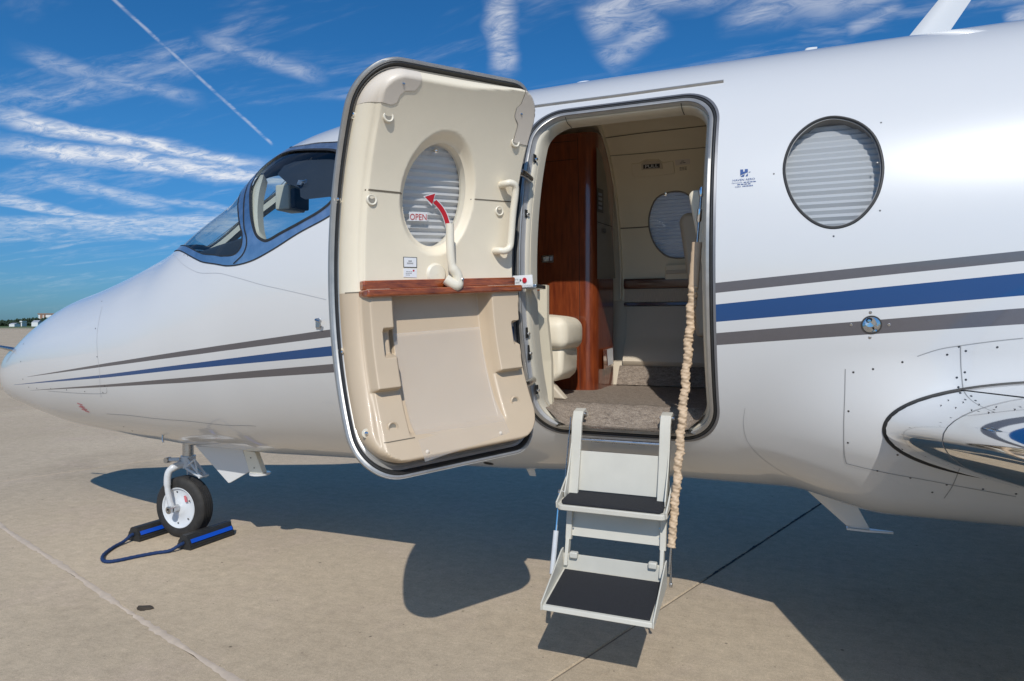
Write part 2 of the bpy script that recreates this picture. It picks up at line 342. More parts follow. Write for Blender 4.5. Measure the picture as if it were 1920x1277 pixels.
def split_grid(us, vs, regions, label):
    """grid cells cut exactly along region borders -> {label: [polygon of (u,v)]}"""
    U, V = np.meshgrid(us, vs, indexing='ij'); I = [f(U.ravel(), V.ravel()).reshape(U.shape) for f in regions]; out = {}
    S4 = [A[:-1, :-1].astype(int)+A[1:, :-1]+A[1:, 1:]+A[:-1, 1:] for A in I]
    mixed = np.zeros(S4[0].shape, bool)
    for A in S4: mixed |= (A > 0) & (A < 4)
    full = [(A == 4).tolist() for A in S4]; mixed = mixed.tolist(); us = [float(x) for x in us]; vs = [float(x) for x in vs]
    work = []
    for i in range(len(us)-1):
        for j in range(len(vs)-1):
            c = [(us[i], vs[j]), (us[i+1], vs[j]), (us[i+1], vs[j+1]), (us[i], vs[j+1])]
            if mixed[i][j]: work.append((c, ())); continue
            l = label(tuple(A[i][j] for A in full), c)
            if l is not None: out.setdefault(l, []).append(c)
    for f in regions:
        if not work: break
        flat = np.array([q for p, t in work for q in p]); ins = f(flat[:, 0], flat[:, 1]); k = 0; cross = {}; info = []
        for p, t in work:
            n = len(p); s = ins[k:k+n]; k += n; info.append(s)
            if s.all() or not s.any(): continue
            for e in range(n):
                if s[e] != s[(e+1) % n]:
                    q0, q1 = p[e], p[(e+1) % n]; cross[(q0, q1) if q0 <= q1 else (q1, q0)] = None
        if cross:
            ks = list(cross); lo = np.array([x[0] for x in ks]); hi = np.array([x[1] for x in ks]); fl = f(lo[:, 0], lo[:, 1])
            for _ in range(18):
                m = (lo+hi)/2; same = (f(m[:, 0], m[:, 1]) == fl)[:, None]; lo = np.where(same, m, lo); hi = np.where(same, hi, m)
            for x, q in zip(ks, lo): cross[x] = (float(q[0]), float(q[1]))
        new = []
        for (p, t), s in zip(work, info):
            if s.all() or not s.any(): new.append((p, t+(bool(s[0]),))); continue
            a, b = [], []; n = len(p)
            for e in range(n):
                q0, q1 = p[e], p[(e+1) % n]; (a if s[e] else b).append(q0)
                if s[e] != s[(e+1) % n]:
                    c = cross[(q0, q1) if q0 <= q1 else (q1, q0)]; a.append(c); b.append(c)
            if len(a) > 2: new.append((a, t+(True,)))
            if len(b) > 2: new.append((b, t+(False,)))
        work = new
    for p, t in work:
        l = label(t, p)
        if l is not None: out.setdefault(l, []).append(p)
    return out
def surf_mesh(name, groups, mapf, mats, parent=None, flip=False, eps=1e-4, normals=True, **kw):
    """groups: list of polygon lists, one per material"""
    key = {}; uv = []; faces = []; mi = []
    for gi, polys in enumerate(groups):
        for p in polys:
            f = []
            for q in p:
                k = (round(q[0], 6), round(q[1], 6))
                if k not in key: key[k] = len(uv); uv.append(q)
                if not f or f[-1] != key[k]: f.append(key[k])
            if len(f) > 2 and f[0] == f[-1]: f = f[:-1]
            if len(set(f)) > 2: faces.append(tuple(f[::-1]) if flip else tuple(f)); mi.append(gi)
    uv = np.array(uv); P = mapf(uv[:, 0], uv[:, 1]); nr = None
    if normals:
        du = mapf(uv[:, 0]+eps, uv[:, 1])-mapf(uv[:, 0]-eps, uv[:, 1]); dv = mapf(uv[:, 0], uv[:, 1]+eps)-mapf(uv[:, 0], uv[:, 1]-eps)
        nr = np.cross(du, dv); nr /= np.linalg.norm(nr, axis=1)[:, None]+1e-12
        if flip: nr = -nr
    return mesh_obj(name, P, faces, mats, parent, True, midx=mi, normals=nr, **kw)
def text_mesh(body, size, align='CENTER', spacing=1.0):
    cu = bpy.data.curves.new('lettering', 'FONT'); cu.body = body; cu.size = size; cu.align_x = align; cu.resolution_u = 3; cu.space_character = spacing
    o = bpy.data.objects.new('lettering', cu); col.objects.link(o); dg = bpy.context.evaluated_depsgraph_get()
    me = bpy.data.meshes.new_from_object(o.evaluated_get(dg)); v = [tuple(q.co) for q in me.vertices]; f = [tuple(p.vertices) for p in me.polygons]
    bpy.data.objects.remove(o); bpy.data.meshes.remove(me); bpy.data.curves.remove(cu)
    return v, f

# ================================================================ SETTING
mat('joint_dirt', (.20, .16, .115), .95, var=.4, vscale=9)
def build_ground():
    e1 = np.array([.9525, -.3048]); e2 = np.array([.3048, .9525]); C0 = np.array([-1.2, 1.88]); S = 6.1
    me = [(-4000, -4000, -.03), (4000, -4000, -.03), (4000, 4000, -.03), (-4000, 4000, -.03)]
    mesh_obj('apron', me, [(0, 1, 2, 3)], 'far_concrete', kind='structure')
    apron = bpy.data.objects['apron']
    # bare joint bed under the slabs (dark, seen only in the open joints)
    c = [C0+e1*S*a+e2*S*b for a, b in ((-5.9, -2.9), (5.9, -2.9), (5.9, 5.9), (-5.9, 5.9))]
    mesh_obj('joint_bed', [(p[0], p[1], -.006) for p in c], [(0, 1, 2, 3)], 'joint_dirt', apron)
    me = bpy.data.meshes.new('slab'); g = .004; b = .006; h = S/2-g
    V = [(-h, -h, -.02), (h, -h, -.02), (h, h, -.02), (-h, h, -.02), (-h, -h, -b), (h, -h, -b), (h, h, -b), (-h, h, -b)]
    i = h-b; V += [(-i, -i, 0), (i, -i, 0), (i, i, 0), (-i, i, 0)]
    me.from_pydata(V, [], [(0, 1, 5, 4), (1, 2, 6, 5), (2, 3, 7, 6), (3, 0, 4, 7), (4, 5, 9, 8), (5, 6, 10, 9), (6, 7, 11, 10), (7, 4, 8, 11), (8, 9, 10, 11)])
    me.materials.append(MATS['concrete'])
    for a in range(-6, 6):
        for b_ in range(-3, 6):
            c = C0+e1*S*(a+.5)+e2*S*(b_+.5); o = bpy.data.objects.new('slab', me); o.location = (c[0], c[1], 0); o.rotation_euler = (0, 0, math.atan2(e1[1], e1[0]))
            link(o, apron)
    # ragged sealant along the joint that crosses the lower left of the picture
    V = []; Fc = []; n = 260
    for q in range(n+1):
        t = -7.5+q*(9.0/n); w = .018+.005*math.sin(q*.31)+RNG.normal()*.0035; off = .004*math.sin(q*.11)+RNG.normal()*.0015
        for s in (-1, 1):
            p = C0+e1*t+e2*(off+s*w); V.append((p[0], p[1], .0015))
        p = C0+e1*t+e2*off; V.append((p[0], p[1], .006+RNG.normal()*.0008))
    for q in range(n):
        a = q*3; b_ = a+3; Fc += [(a, b_, b_+2, a+2), (a+2, b_+2, b_+1, a+1)]
    mesh_obj('joint_sealant', V, Fc, 'sealant', apron, True)
    # ragged joint edge under the wing, black only where shaded: shade put into colour
    for rep in range(2):
        V = []; Fc = []; n = 300
        for q in range(n+1):
            t = 2.35+q*(5.0/n); w = max(.002, .004+.005*max(0, math.sin(q*.17+rep)*math.sin(q*.05))+RNG.normal()*.0022)
            for s in (-1, 1):
                p = C0+e2*t+e1*(s*w+.002*math.sin(q*.4)); V.append((p[0], p[1], .0012+.0012*rep))
        if rep == 0: mesh_obj('joint_crack_shade', V, [(2*q, 2*q+2, 2*q+3, 2*q+1) for q in range(n)], 'black_gap', apron)
build_ground()
def gpt(u, v, z=0.):
    r_ = ray(u, v); t = (z-CAMH)/r_[2]; return CAM+r_*t
def at_dist(u, v, dist):
    r_ = ray(u, v); return CAM+r_*dist      # depth along the view axis
def build_far():
    # grass beyond the apron: two strips on the ground
    def strip(name, d0, d1, m, z, label):
        V = []; n = 24
        for q in range(n+1):
            a = R(-150+q*300/n); dx, dy = math.sin(a+TH*-1), math.cos(a+TH*-1)
            V += [(dx*d0, dy*d0, z), (dx*d1, dy*d1, z)]
        mesh_obj(name, V, [(2*q, 2*q+2, 2*q+3, 2*q+1) for q in range(n)], m, kind='structure')
    strip('dry_grass_verge', 300, 420, 'dry_grass', .02, ''); strip('grass_field', 420, 3500, 'grass', .06, '')
    # wood on the horizon, one mass
    V = []; Fc = []
    for q in range(900):
        u = -700+q*1.35+RNG.normal()*2; d = 620+RNG.random()*120; b = at_dist(u, HV, d); h = (3.0+2.6*abs(math.sin(u*.021)*math.sin(u*.0071+1))+RNG.random()*1.6); w = 2.5+RNG.random()*3
        for kk in range(3):
            c = np.array([b[0]+RNG.normal()*w*.6, b[1]+RNG.normal()*w*.6, h*(.35+.3*kk)]); r_ = w*(.8-.16*kk); k = len(V)
            for (dx, dy, dz) in ((1, 0, 0), (-.5, .87, 0), (-.5, -.87, 0), (0, 0, 1), (0, 0, -1), (-1, 0, .2), (.5, -.8, .3), (.5, .8, .3)):
                V.append((c[0]+dx*r_*(.8+.4*RNG.random()), c[1]+dy*r_*(.8+.4*RNG.random()), max(0, c[2]+dz*h*.3)))
            Fc += [(k+3, k+0, k+1), (k+3, k+1, k+2), (k+3, k+2, k+0), (k+4, k+1, k+0), (k+4, k+2, k+1), (k+4, k+0, k+2), (k+3, k+5, k+6), (k+3, k+6, k+7), (k+5, k+7, k+4), (k+6, k+5, k+4)]
    o = mesh_obj('tree_line', V, Fc, 'far_trees', label='dark green line of far trees along the horizon behind the nose', cat='trees', kind='stuff')
    def building(name, u0, u1, vtop, d, m, label, roof=None, cols=()):
        a = at_dist(u0, HV, d); b = at_dist(u1, HV, d); h = CAMH+(HV-vtop)*d/F
        a[2] = b[2] = 0; dep = DV*max(6, (u1-u0)*d/F*.6)
        t = thing(name, tuple((a+b)/2), label, 'building')
        def blk(nm, p, q, h0, h1, mm, pr=0):
            p = p-DV*pr; q = q-DV*pr
            A = [p+UP*h0, q+UP*h0, q+dep+UP*h0, p+dep+UP*h0]; B = [x+UP*(h1-h0) for x in A]; MB().prism(A, B).build(nm, mm, t, smooth=False)
        blk('wall', a, b, -.02, h, m)
        if roof == 'gable':
            P = [a+UP*h, b+UP*h, b+dep+UP*h, a+dep+UP*h, (a+a+dep)/2+UP*h*1.5, (b+b+dep)/2+UP*h*1.5]
            mesh_obj('roof', [p+UP*.02 for p in P], [(0, 1, 5, 4), (2, 3, 4, 5), (0, 4, 3), (1, 2, 5)], 'far_grey', t)
        elif roof: blk('roof', a-RV*.6, b+RV*.6, h, h+1.1, roof, .6)
        for (f0, f1, mm) in cols:
            blk('bay', a+(b-a)*f0, a+(b-a)*f1, .3, h*.985, mm, .5)
        return t
    building('grain_store', 72, 112, 589.5, 760, 'far_white', 'pale block with brown bays on the horizon above the nose', 'brick_far', ((.09, .2, 'brick_far'), (.26, .34, 'brick_far'), (.62, .78, 'brick_far')))
    building('shed', 59, 71, 604.5, 560, 'far_white', 'small white shed with pitched roof left of the pale block', 'gable')
    building('shed', 17, 27, 607.9, 520, 'far_white', 'low white shed at the far left of the horizon', 'gable')
    building('silo', 39, 41, 604.2, 600, 'far_white', 'tiny white tower among the horizon trees', 'far_white')
build_far()

# ================================================================ AIRCRAFT: analytic skin
def pchip(xs, ys):
    xs = np.array(xs, float); ys = np.array(ys, float); h = np.diff(xs); m = np.diff(ys)/h; dd = np.zeros_like(ys)
    for i in range(1, len(xs)-1):
        if m[i-1]*m[i] > 0:
            w1 = 2*h[i]+h[i-1]; w2 = h[i]+2*h[i-1]; dd[i] = (w1+w2)/(w1/m[i-1]+w2/m[i])
    dd[0] = m[0]; dd[-1] = m[-1]
    def f(x):
        x = np.asarray(x, float); i = np.clip(np.searchsorted(xs, x)-1, 0, len(xs)-2); t = np.clip((x-xs[i])/h[i], 0, 1)
        return (2*t**3-3*t**2+1)*ys[i]+(t**3-2*t**2+t)*h[i]*dd[i]+(-2*t**3+3*t**2)*ys[i+1]+(t**3-t**2)*h[i]*dd[i+1]
    return f
YC = 3.6; XN = -5.83; XTAIL = 8.6
SX = [-5.83, -5.79, -5.71, -5.53, -5.23, -4.88, -4.53, -4.18, -3.93, -3.68, -3.38, -3.08, -2.83, -2.53, -2.13, -1.53, -.83, 3.6, 5.0, 6.5, 7.8, XTAIL]
SZT = [1.081, 1.25, 1.306, 1.377, 1.535, 1.671, 1.755, 1.854, 1.937, 2.033, 2.212, 2.38, 2.59, 2.677, 2.726, 2.736, 2.747, 2.747, 2.72, 2.62, 2.45, 2.25]
SZB = [1.081, .9, .863, .832, .774, .717, .692, .666, .655, .644, .643, .638, .644, .652, .659, .67, .701, .701, .86, 1.25, 1.65, 2.0]
SW = [0, .13, .195, .275, .37, .46, .54, .61, .655, .695, .735, .77, .79, .81, .825, .83, .83, .83, .78, .58, .33, .10]
_s = np.sqrt(np.array(SX)-XN); f_zt = pchip(_s, SZT); f_zb = pchip(_s, SZB); f_w = pchip(_s, SW)
def section(x):
    q = np.sqrt(np.maximum(np.asarray(x, float)-XN, 0)); t = f_zt(q); b = f_zb(q); return (t+b)/2, np.maximum((t-b)/2, 1e-4), np.maximum(f_w(q), 1e-4)
def sstep(x, a, b): t = np.clip((x-a)/(b-a), 0, 1); return t*t*(3-2*t)
def bump(x, phi):
    """wing-root fairing: the skin swells round the wing"""
    d = np.degrees(np.arctan2(np.sin(phi), np.abs(np.cos(phi))))
    X = sstep(x, -.26+.006*np.abs(d+48), .36)*sstep(x, 4.2, 2.6)
    return X*(.118*sstep(d, -20, -42)*sstep(d, -88, -52)+.034*sstep(d, -35, -70))
def skin(x, phi, e=0.):
    x = np.asarray(x, float); phi = np.asarray(phi, float); zm, h, w = section(x); k = 1+bump(x, phi)
    wv = w*k-(0 if np.isscalar(e) and e == 0 else -e); hv = h*k+e
    return np.stack([x+0*phi, YC-np.maximum(wv, 1e-4)*np.cos(phi), zm+np.maximum(hv, 1e-4)*np.sin(phi)], -1)
def skin_n(x, phi):
    e = 1e-4; a = skin(x+e, phi)-skin(x-e, phi); b = skin(x, phi+e)-skin(x, phi-e); n = np.cross(a, b); return -n/(np.linalg.norm(n, axis=-1, keepdims=True)+1e-12)
_t = skin_n(np.array([-.5]), np.array([0.]))[0]
NSIGN = 1 if _t[1] < 0 else -1
def inside(P):
    zm, h, w = section(P[..., 0]); a = (YC-P[..., 1])/w; b = (P[..., 2]-zm)/h; return np.hypot(a, b) < 1+bump(P[..., 0], np.arctan2(b, a))
_ts = np.arange(1.2, 9, .02)
def cast(u, v):
    """pixel -> (x, phi) where its sight line meets the skin"""
    r_ = ray(u, v); i = inside(CAM+r_*_ts[:, None])
    if not i.any(): return None
    k = int(np.argmax(i)); lo = _ts[k]-.02; hi = _ts[k]
    for _ in range(3):
        tt = np.linspace(lo, hi, 41); k = int(np.argmax(inside(CAM+r_*tt[:, None]))); k = max(k, 1); lo, hi = tt[k-1], tt[k]
    P = CAM+r_*hi; zm, h, w = section(P[0]); return float(P[0]), math.atan2((P[2]-zm)/h, (YC-P[1])/w)
def spt(x, phi, e=0.):
    p = skin(np.array([x]), np.array([phi]))[0]; return p+skin_n(np.array([x]), np.array([phi]))[0]*NSIGN*e
def spx(u, v, e=0.): return spt(*cast(u, v), e)

KQ = .93     # phi -> metres, only to make polygons roughly isometric
jet = thing('business_jet', (-.5, 3.6, 0), 'white business jet with blue and grey side stripes, cabin door swung open', 'airplane')

# door opening, traced once on the flat side view (x, z)
DX0, DX1, DZ0, DZ1, DRC = -1.145, -.298, .968, 2.463, .155
def rrect(x0, x1, z0, z1, rc, n=14, m=14):
    P = []
    for cx, cz, a0 in ((x1-rc, z1-rc, 0), (x0+rc, z1-rc, 90), (x0+rc, z0+rc, 180), (x1-rc, z0+rc, 270)):
        P += [(cx+rc*math.cos(R(a0+90*k/n)), cz+rc*math.sin(R(a0+90*k/n))) for k in range(n+1)]
    o = []
    for i, p in enumerate(P):
        q = P[(i+1) % len(P)]; L_ = math.hypot(q[0]-p[0], q[1]-p[1]); k = max(1, int(L_/.05)); o += [(p[0]+(q[0]-p[0])*j/k, p[1]+(q[1]-p[1])*j/k) for j in range(k)]
    return o
def near_phi(x, z):
    zm, h, w = section(x); return math.asin(max(-1, min(1, (z-float(zm))/float(h))))
def near_y(x, z): return float(skin(np.array([x]), np.array([near_phi(x, z)]))[0][1])
door_poly = [(x, near_phi(x, z)) for x, z in rrect(DX0, DX1, DZ0, DZ1, DRC)]
win_px = [(1565, 219), (1608, 229), (1640, 257), (1655, 305), (1650, 352), (1632, 388), (1602, 416), (1565, 427), (1530, 419), (1498, 393), (1478, 358), (1470, 316), (1480, 276), (1500, 248), (1530, 227)]
win_c = np.mean([cast(*p) for p in win_px], 0)
win_poly = [tuple(p) for p in catmull([cast(*p) for p in win_px], 5, True)]
def grow(poly, k):
    c = np.mean(poly, 0); return [tuple(c+(np.array(p)-c)*k) for p in poly]
D_ = math.radians
frame_poly = [(x, D_(a)) for x, a in catmull([(-3.80, 96), (-3.79, 80), (-3.72, 65), (-3.58, 51), (-3.35, 36), (-3.074, 21), (-2.895, 12.2), (-2.787, 9.3), (-2.644, 8.7), (-2.5, 10.6), (-2.335, 14.1), (-2.16, 17.6), (-2.05, 22), (-2.0, 32), (-2.05, 42), (-2.15, 46.5), (-2.29, 48), (-2.457, 51.8), (-2.587, 54.6), (-2.72, 60), (-2.80, 70), (-2.83, 84), (-2.83, 96)], 6)]
ws_poly = [(x, D_(a)) for x, a in catmull([(-3.74, 87), (-3.66, 66), (-3.50, 49), (-3.228, 32.3), (-2.935, 17.0), (-2.847, 13.6), (-2.77, 12.7), (-2.73, 14.6), (-2.74, 18.8), (-2.77, 22), (-2.809, 26.6), (-2.862, 33.4), (-2.912, 41.6), (-2.955, 51), (-2.985, 66), (-2.99, 87)], 6)]+[(-3.2, D_(87.2)), (-3.5, D_(87.2))]
side_poly = [(x, D_(a)) for x, a in catmull([(-2.828, 44.7), (-2.808, 39), (-2.745, 30.3), (-2.69, 23), (-2.63, 17), (-2.573, 14.4), (-2.53, 14), (-2.46, 15.2), (-2.33, 17.4), (-2.206, 20.2), (-2.14, 24), (-2.12, 32), (-2.16, 39), (-2.263, 43.2), (-2.40, 46.5), (-2.572, 50.9), (-2.68, 54), (-2.766, 55.6), (-2.83, 53.6), (-2.845, 49.5)], 5, True)]
def stripe(up, lo):
    def dense(P): return [(a[0]+(b[0]-a[0])*k/12, a[1]+(b[1]-a[1])*k/12) for a, b in zip(P[:-1], P[1:]) for k in range(12)]+[P[-1]]
    A = [cast(*p) for p in dense(up)]; B = [cast(*p) for p in dense(lo)]
    ext = lambda L_: L_+[(8.0, L_[-1][1]+(L_[-1][1]-L_[-2][1])/(L_[-1][0]-L_[-2][0])*.35*(8.0-L_[-1][0]))]
    return ext(A)+ext(B)[::-1]
stripes = [('grey', stripe([(47, 707), (200, 681), (340, 658.7), (480, 638), (606, 619.6), (1342, 530.5), (1630, 500), (1919, 470)], [(47.5, 707.4), (200, 687), (340, 668.5), (480, 650), (606, 634), (1342, 549.4), (1630, 519), (1919, 489.4)])),
           ('blue', stripe([(25, 721.5), (200, 702), (340, 683.8), (480, 666), (606, 650.6), (1342, 571), (1630, 541), (1919, 512)], [(25.5, 722), (200, 708), (340, 693), (480, 680), (606, 669), (1342, 603.8), (1630, 579), (1919, 554)])),
           ('grey', stripe([(56.5, 731.8), (200, 721), (340, 708.5), (480, 695), (606, 684), (1344, 624.6), (1630, 601), (1919, 577.6)], [(57, 732.2), (200, 725.7), (340, 718), (480, 708), (606, 700), (1344, 647.3), (1630, 627), (1919, 607.7)]))]
def fold(f):
    g = in_poly(f)
    return lambda x, p: g(x, np.where(np.cos(p) >= 0, p, np.sign(p)*math.pi-p))
def near_only(f):
    g = in_poly(f); return lambda x, p: g(x, p) & (np.cos(p) > 0)
light_px = (1634, 609)
lc = cast(*light_px); light_poly = [(lc[0]+.030*math.cos(a), lc[1]+.030*math.sin(a)/.98) for a in np.linspace(0, 2*math.pi, 33)[:-1]]
LIGHT_R = .030
# ---- inner (cabin) surface, needed here for the window on the far side
WI, HI, ZI = .755, .935, 1.724; XF, XA = -1.93, 2.6
def inner(x, phi, e=0.):
    x = np.asarray(x, float); phi = np.asarray(phi, float); return np.stack([x+0*phi, YC-(WI-e)*np.cos(phi), ZI+(HI-e)*np.sin(phi)], -1)
def fcast(u, v, e=0.):
    """pixel -> point on the far cabin wall (e inwards)"""
    r_ = ray(u, v); a, b = WI-e, HI-e; oy, oz = -YC, CAMH-ZI
    A = (r_[1]/a)**2+(r_[2]/b)**2; B = 2*(oy*r_[1]/a**2+oz*r_[2]/b**2); C = (oy/a)**2+(oz/b)**2-1; D = B*B-4*A*C
    if D < 0: D = 0
    return CAM+r_*((-B+math.sqrt(D))/(2*A))
def fphi(P): return math.atan2((P[2]-ZI)/HI, (YC-P[1])/WI)
def zphi(z): return math.pi-math.asin((z-ZI)/HI)       # far-side angle at a height
far_win_px = [(1258, 360), (1282, 361), (1302, 376), (1316, 402), (1319, 430), (1312, 460), (1295, 480), (1268, 484), (1245, 477), (1226, 455), (1217, 425), (1219, 397), (1232, 371)]
fw = [fcast(*p) for p in far_win_px]; fw_poly = [(p[0], fphi(p) % (2*math.pi)) for p in fw]; fw_poly = [tuple(p) for p in catmull(fw_poly, 5, True)]
us = np.concatenate([XN+.0006+np.linspace(0, 1, 36)**2*.55, np.arange(XN+.575, 1.25, .03), np.arange(1.28, XTAIL, .12), [XTAIL]])
vs = np.unique(np.round(np.concatenate([np.linspace(-math.pi, R(-42), 56), np.linspace(R(-42), R(-1), 116), np.linspace(R(-1), math.pi, 80)]), 7))
regs = [near_only(door_poly), fold(win_poly), fold(frame_poly), fold(ws_poly), fold(side_poly)]+[near_only(s[1]) for s in stripes]+[near_only(light_poly), lambda x, p: in_poly(grow(fw_poly, 1.04))(x, np.mod(p, 2*math.pi))]
def skin_label(t, p):
    if t[0] or t[1] or t[8] or t[9]: return None
    far = math.cos(sum(q[1] for q in p)/len(p)) < 0
    if t[3]: return ('windshield', far)
    if t[4]: return ('side_glass', far)
    if t[2]: return ('window_frame', False)
    if t[5] or t[7]: return 'grey'
    if t[6]: return 'blue'
    return 'white'
def skin_label_s(t, p): return skin_label(t, p)
G = split_grid(us, vs, regs, skin_label_s)
FL = NSIGN < 0
SKF = lambda x, p: skin(x, p)
flip = bool(np.cross(skin(np.array([-.5+1e-3]), np.array([0.]))[0]-skin(np.array([-.5]), np.array([0.]))[0], skin(np.array([-.5]), np.array([1e-3]))[0]-skin(np.array([-.5]), np.array([0.]))[0])[1] > 0)
fus = surf_mesh('fuselage', [G['white'], G['grey'], G['blue']], SKF, ['white_paint', 'grey_stripe', 'blue_stripe'], jet, flip=flip)
MB().lathe([(0, .102), (.02, .06), (.03, .0)], (XTAIL-.002, YC, 2.125), (1, 0, 0), 24).build('tail_cap', 'white_paint', fus)
wf = surf_mesh('windscreen_frame', [G[('window_frame', False)]], lambda x, p: skin(x, p, .0015), ['frame_metal'], jet, flip=flip)
for k, nm in (('windshield', 'windshield_pane'), ('side_glass', 'side_window_pane')):
    for far in (False, True):
        surf_mesh(nm, [G[(k, far)]], lambda x, p: skin(x, p, -.006), ['cockpit_glass'], wf, flip=flip)

def ribbon(name, pts, width, m, parent, closed=False, e=.0012, lift=None):
    """thin strip lying on the skin along (x,phi) points"""
    n = len(pts); V = []; Fc = []
    A = np.array(pts, float); Nn = skin_n(A[:, 0], A[:, 1])*NSIGN; C = skin(A[:, 0], A[:, 1])+Nn*e
    for i in range(n):
        a = C[(i-1) % n] if (closed or i) else C[i]; b = C[(i+1) % n] if (closed or i < n-1) else C[i]
        t = (b-a)/(np.linalg.norm(b-a)+1e-9); s = np.cross(t, Nn[i]); V += [C[i]-s*width/2, C[i]+s*width/2]
    for i in range(n if closed else n-1):
        j = (i+1) % n; Fc.append((2*i, 2*j, 2*j+1, 2*i+1))
    return mesh_obj(name, V, Fc, m, parent, True)
# dark gaskets round the cockpit panes, joints of the frame
for far in (False, True):
    mir = (lambda P: [(x, math.pi-a) for x, a in P]) if far else (lambda P: P)
    ribbon('window_gasket', mir(side_poly), .016, 'rubber', wf, True, .003)
    ribbon('window_gasket', mir(ws_poly), .007, 'rubber', wf, True, .003)
    ribbon('frame_joint', mir([(x, D_(a)) for x, a in catmull([(-2.98, 84), (-2.93, 60), (-2.875, 45), (-2.83, 36), (-2.78, 28), (-2.735, 21), (-2.70, 17), (-2.69, 14), (-2.71, 11.5), (-2.77, 9.6)], 6)]), .0065, 'black_gap', wf, False, .0035)
    ribbon('frame_joint', mir(frame_poly[6:-6]), .006, 'black_gap', wf, False, .0035)

# rivets and screws: one shared mesh each
def disc_mesh(name, r_, h, m, seg=10, slot=False):
    mb = MB().lathe([(0, r_), (h, r_*.8), (h*1.05, 0.0001)], (0, 0, 0), (0, 0, 1), seg, cap=False); me = bpy.data.meshes.new(name); me.from_pydata(mb.v, [], mb.f); me.materials.append(MATS[m]); return me
RIVET = disc_mesh('rivet', .0035, .0006, 'dark_metal', 8); SCREW = disc_mesh('screw', .007, .0012, 'bare_metal', 12); SCREWD = disc_mesh('screw_dark', .0055, .0012, 'dark_metal', 10)
def dot(me, name, p, n, parent, scale=1.):
    o = bpy.data.objects.new(name, me); o.location = tuple(p); o.rotation_euler = Vector(n).to_track_quat('Z', 'Y').to_euler(); o.scale = (scale,)*3; return link(o, parent)
def sdot(me, name, u, v, parent=None, scale=1.):
    c = cast(u, v)
    if c: dot(me, name, spt(*c, .0005), spt(*c, 1)-spt(*c, 0), parent or fus, scale)
for u, v in [(345, 478), (352, 480), (361, 482), (366, 484), (376, 487), (384, 489), (393, 490), (402, 491), (411, 493), (423, 494), (436, 490), (449, 484), (455, 474), (459, 451), (458, 440), (456, 420), (453, 405), (452, 385), (462, 450), (466, 420), (464, 395), (465, 370), (475, 440), (490, 459), (503, 460), (517, 455), (531, 448), (545, 440), (558, 432), (575, 421), (592, 410), (607, 399), (580, 274), (590, 273), (601, 272), (612, 271)]:
    sdot(RIVET, 'rivet', u, v, wf)
# panel seams and fasteners of the skin (pixel polylines laid onto the skin)
def seam(px, w=.003, m='black_gap', n=8, name='panel_seam'):
    c = [cast(*p) for p in px]
    if any(q is None for q in c): return
    ribbon(name, catmull(c, n), w, m, fus)
mat('seam_grey', (.30, .30, .30), .6); mat('seam_light', (.44, .44, .45), .5)
seam([(192, 575), (186, 600), (182, 630), (183, 665), (187, 700), (190, 745)], .0022, 'seam_light')
seam([(200, 776), (260, 781), (330, 788), (420, 797), (480, 799)], .003, 'seam_grey')
seam([(200, 727), (200, 736), (190, 738), (130, 736), (90, 733)], .002, 'seam_grey')
seam([(325, 478), (345, 497), (400, 512), (470, 528), (540, 545), (612, 562)], .002, 'seam_light')
seam([(1585, 692), (1584, 740), (1582, 800), (1583, 850), (1587, 869)], .003, 'seam_grey')
seam([(1587, 869), (1650, 884), (1720, 897), (1800, 912), (1905, 931)], .003, 'seam_grey')
seam([(1801, 648), (1802, 690), (1806, 733)], .003, 'seam_grey')
seam([(1720, 668), (1760, 655), (1801, 648), (1860, 640), (1919, 634)], .0022, 'seam_grey')
seam([(1797, 884), (1785, 912), (1770, 934)], .003, 'seam_grey')
for u, v in [(1600, 698), (1637, 692), (1692, 679), (1776, 665), (1798, 650), (1811, 658), (1870, 651), (1794, 708), (1811, 712), (1809, 698), (1797, 726), (1591, 771), (1590, 830), (1678, 773), (1683, 853), (1645, 883), (1707, 896), (1775, 909), (1748, 923), (1843, 917), (1905, 926)]: sdot(SCREWD, 'screw', u, v, scale=.72)
for u, v in [(1652, 230), (1645, 305), (1650, 395), (1563, 443), (1451, 326), (1920-3, 285)]: sdot(RIVET, 'rivet', u, v)
for u, v in [(191, 565), (179, 616), (182, 669), (39, 678), (43, 711), (54, 726), (69, 728), (95, 729), (125, 731), (159, 734), (193, 736), (196, 724), (44, 645), (248, 808), (232, 800), (209, 812)]: sdot(SCREWD, 'screw', u, v, scale=.8)

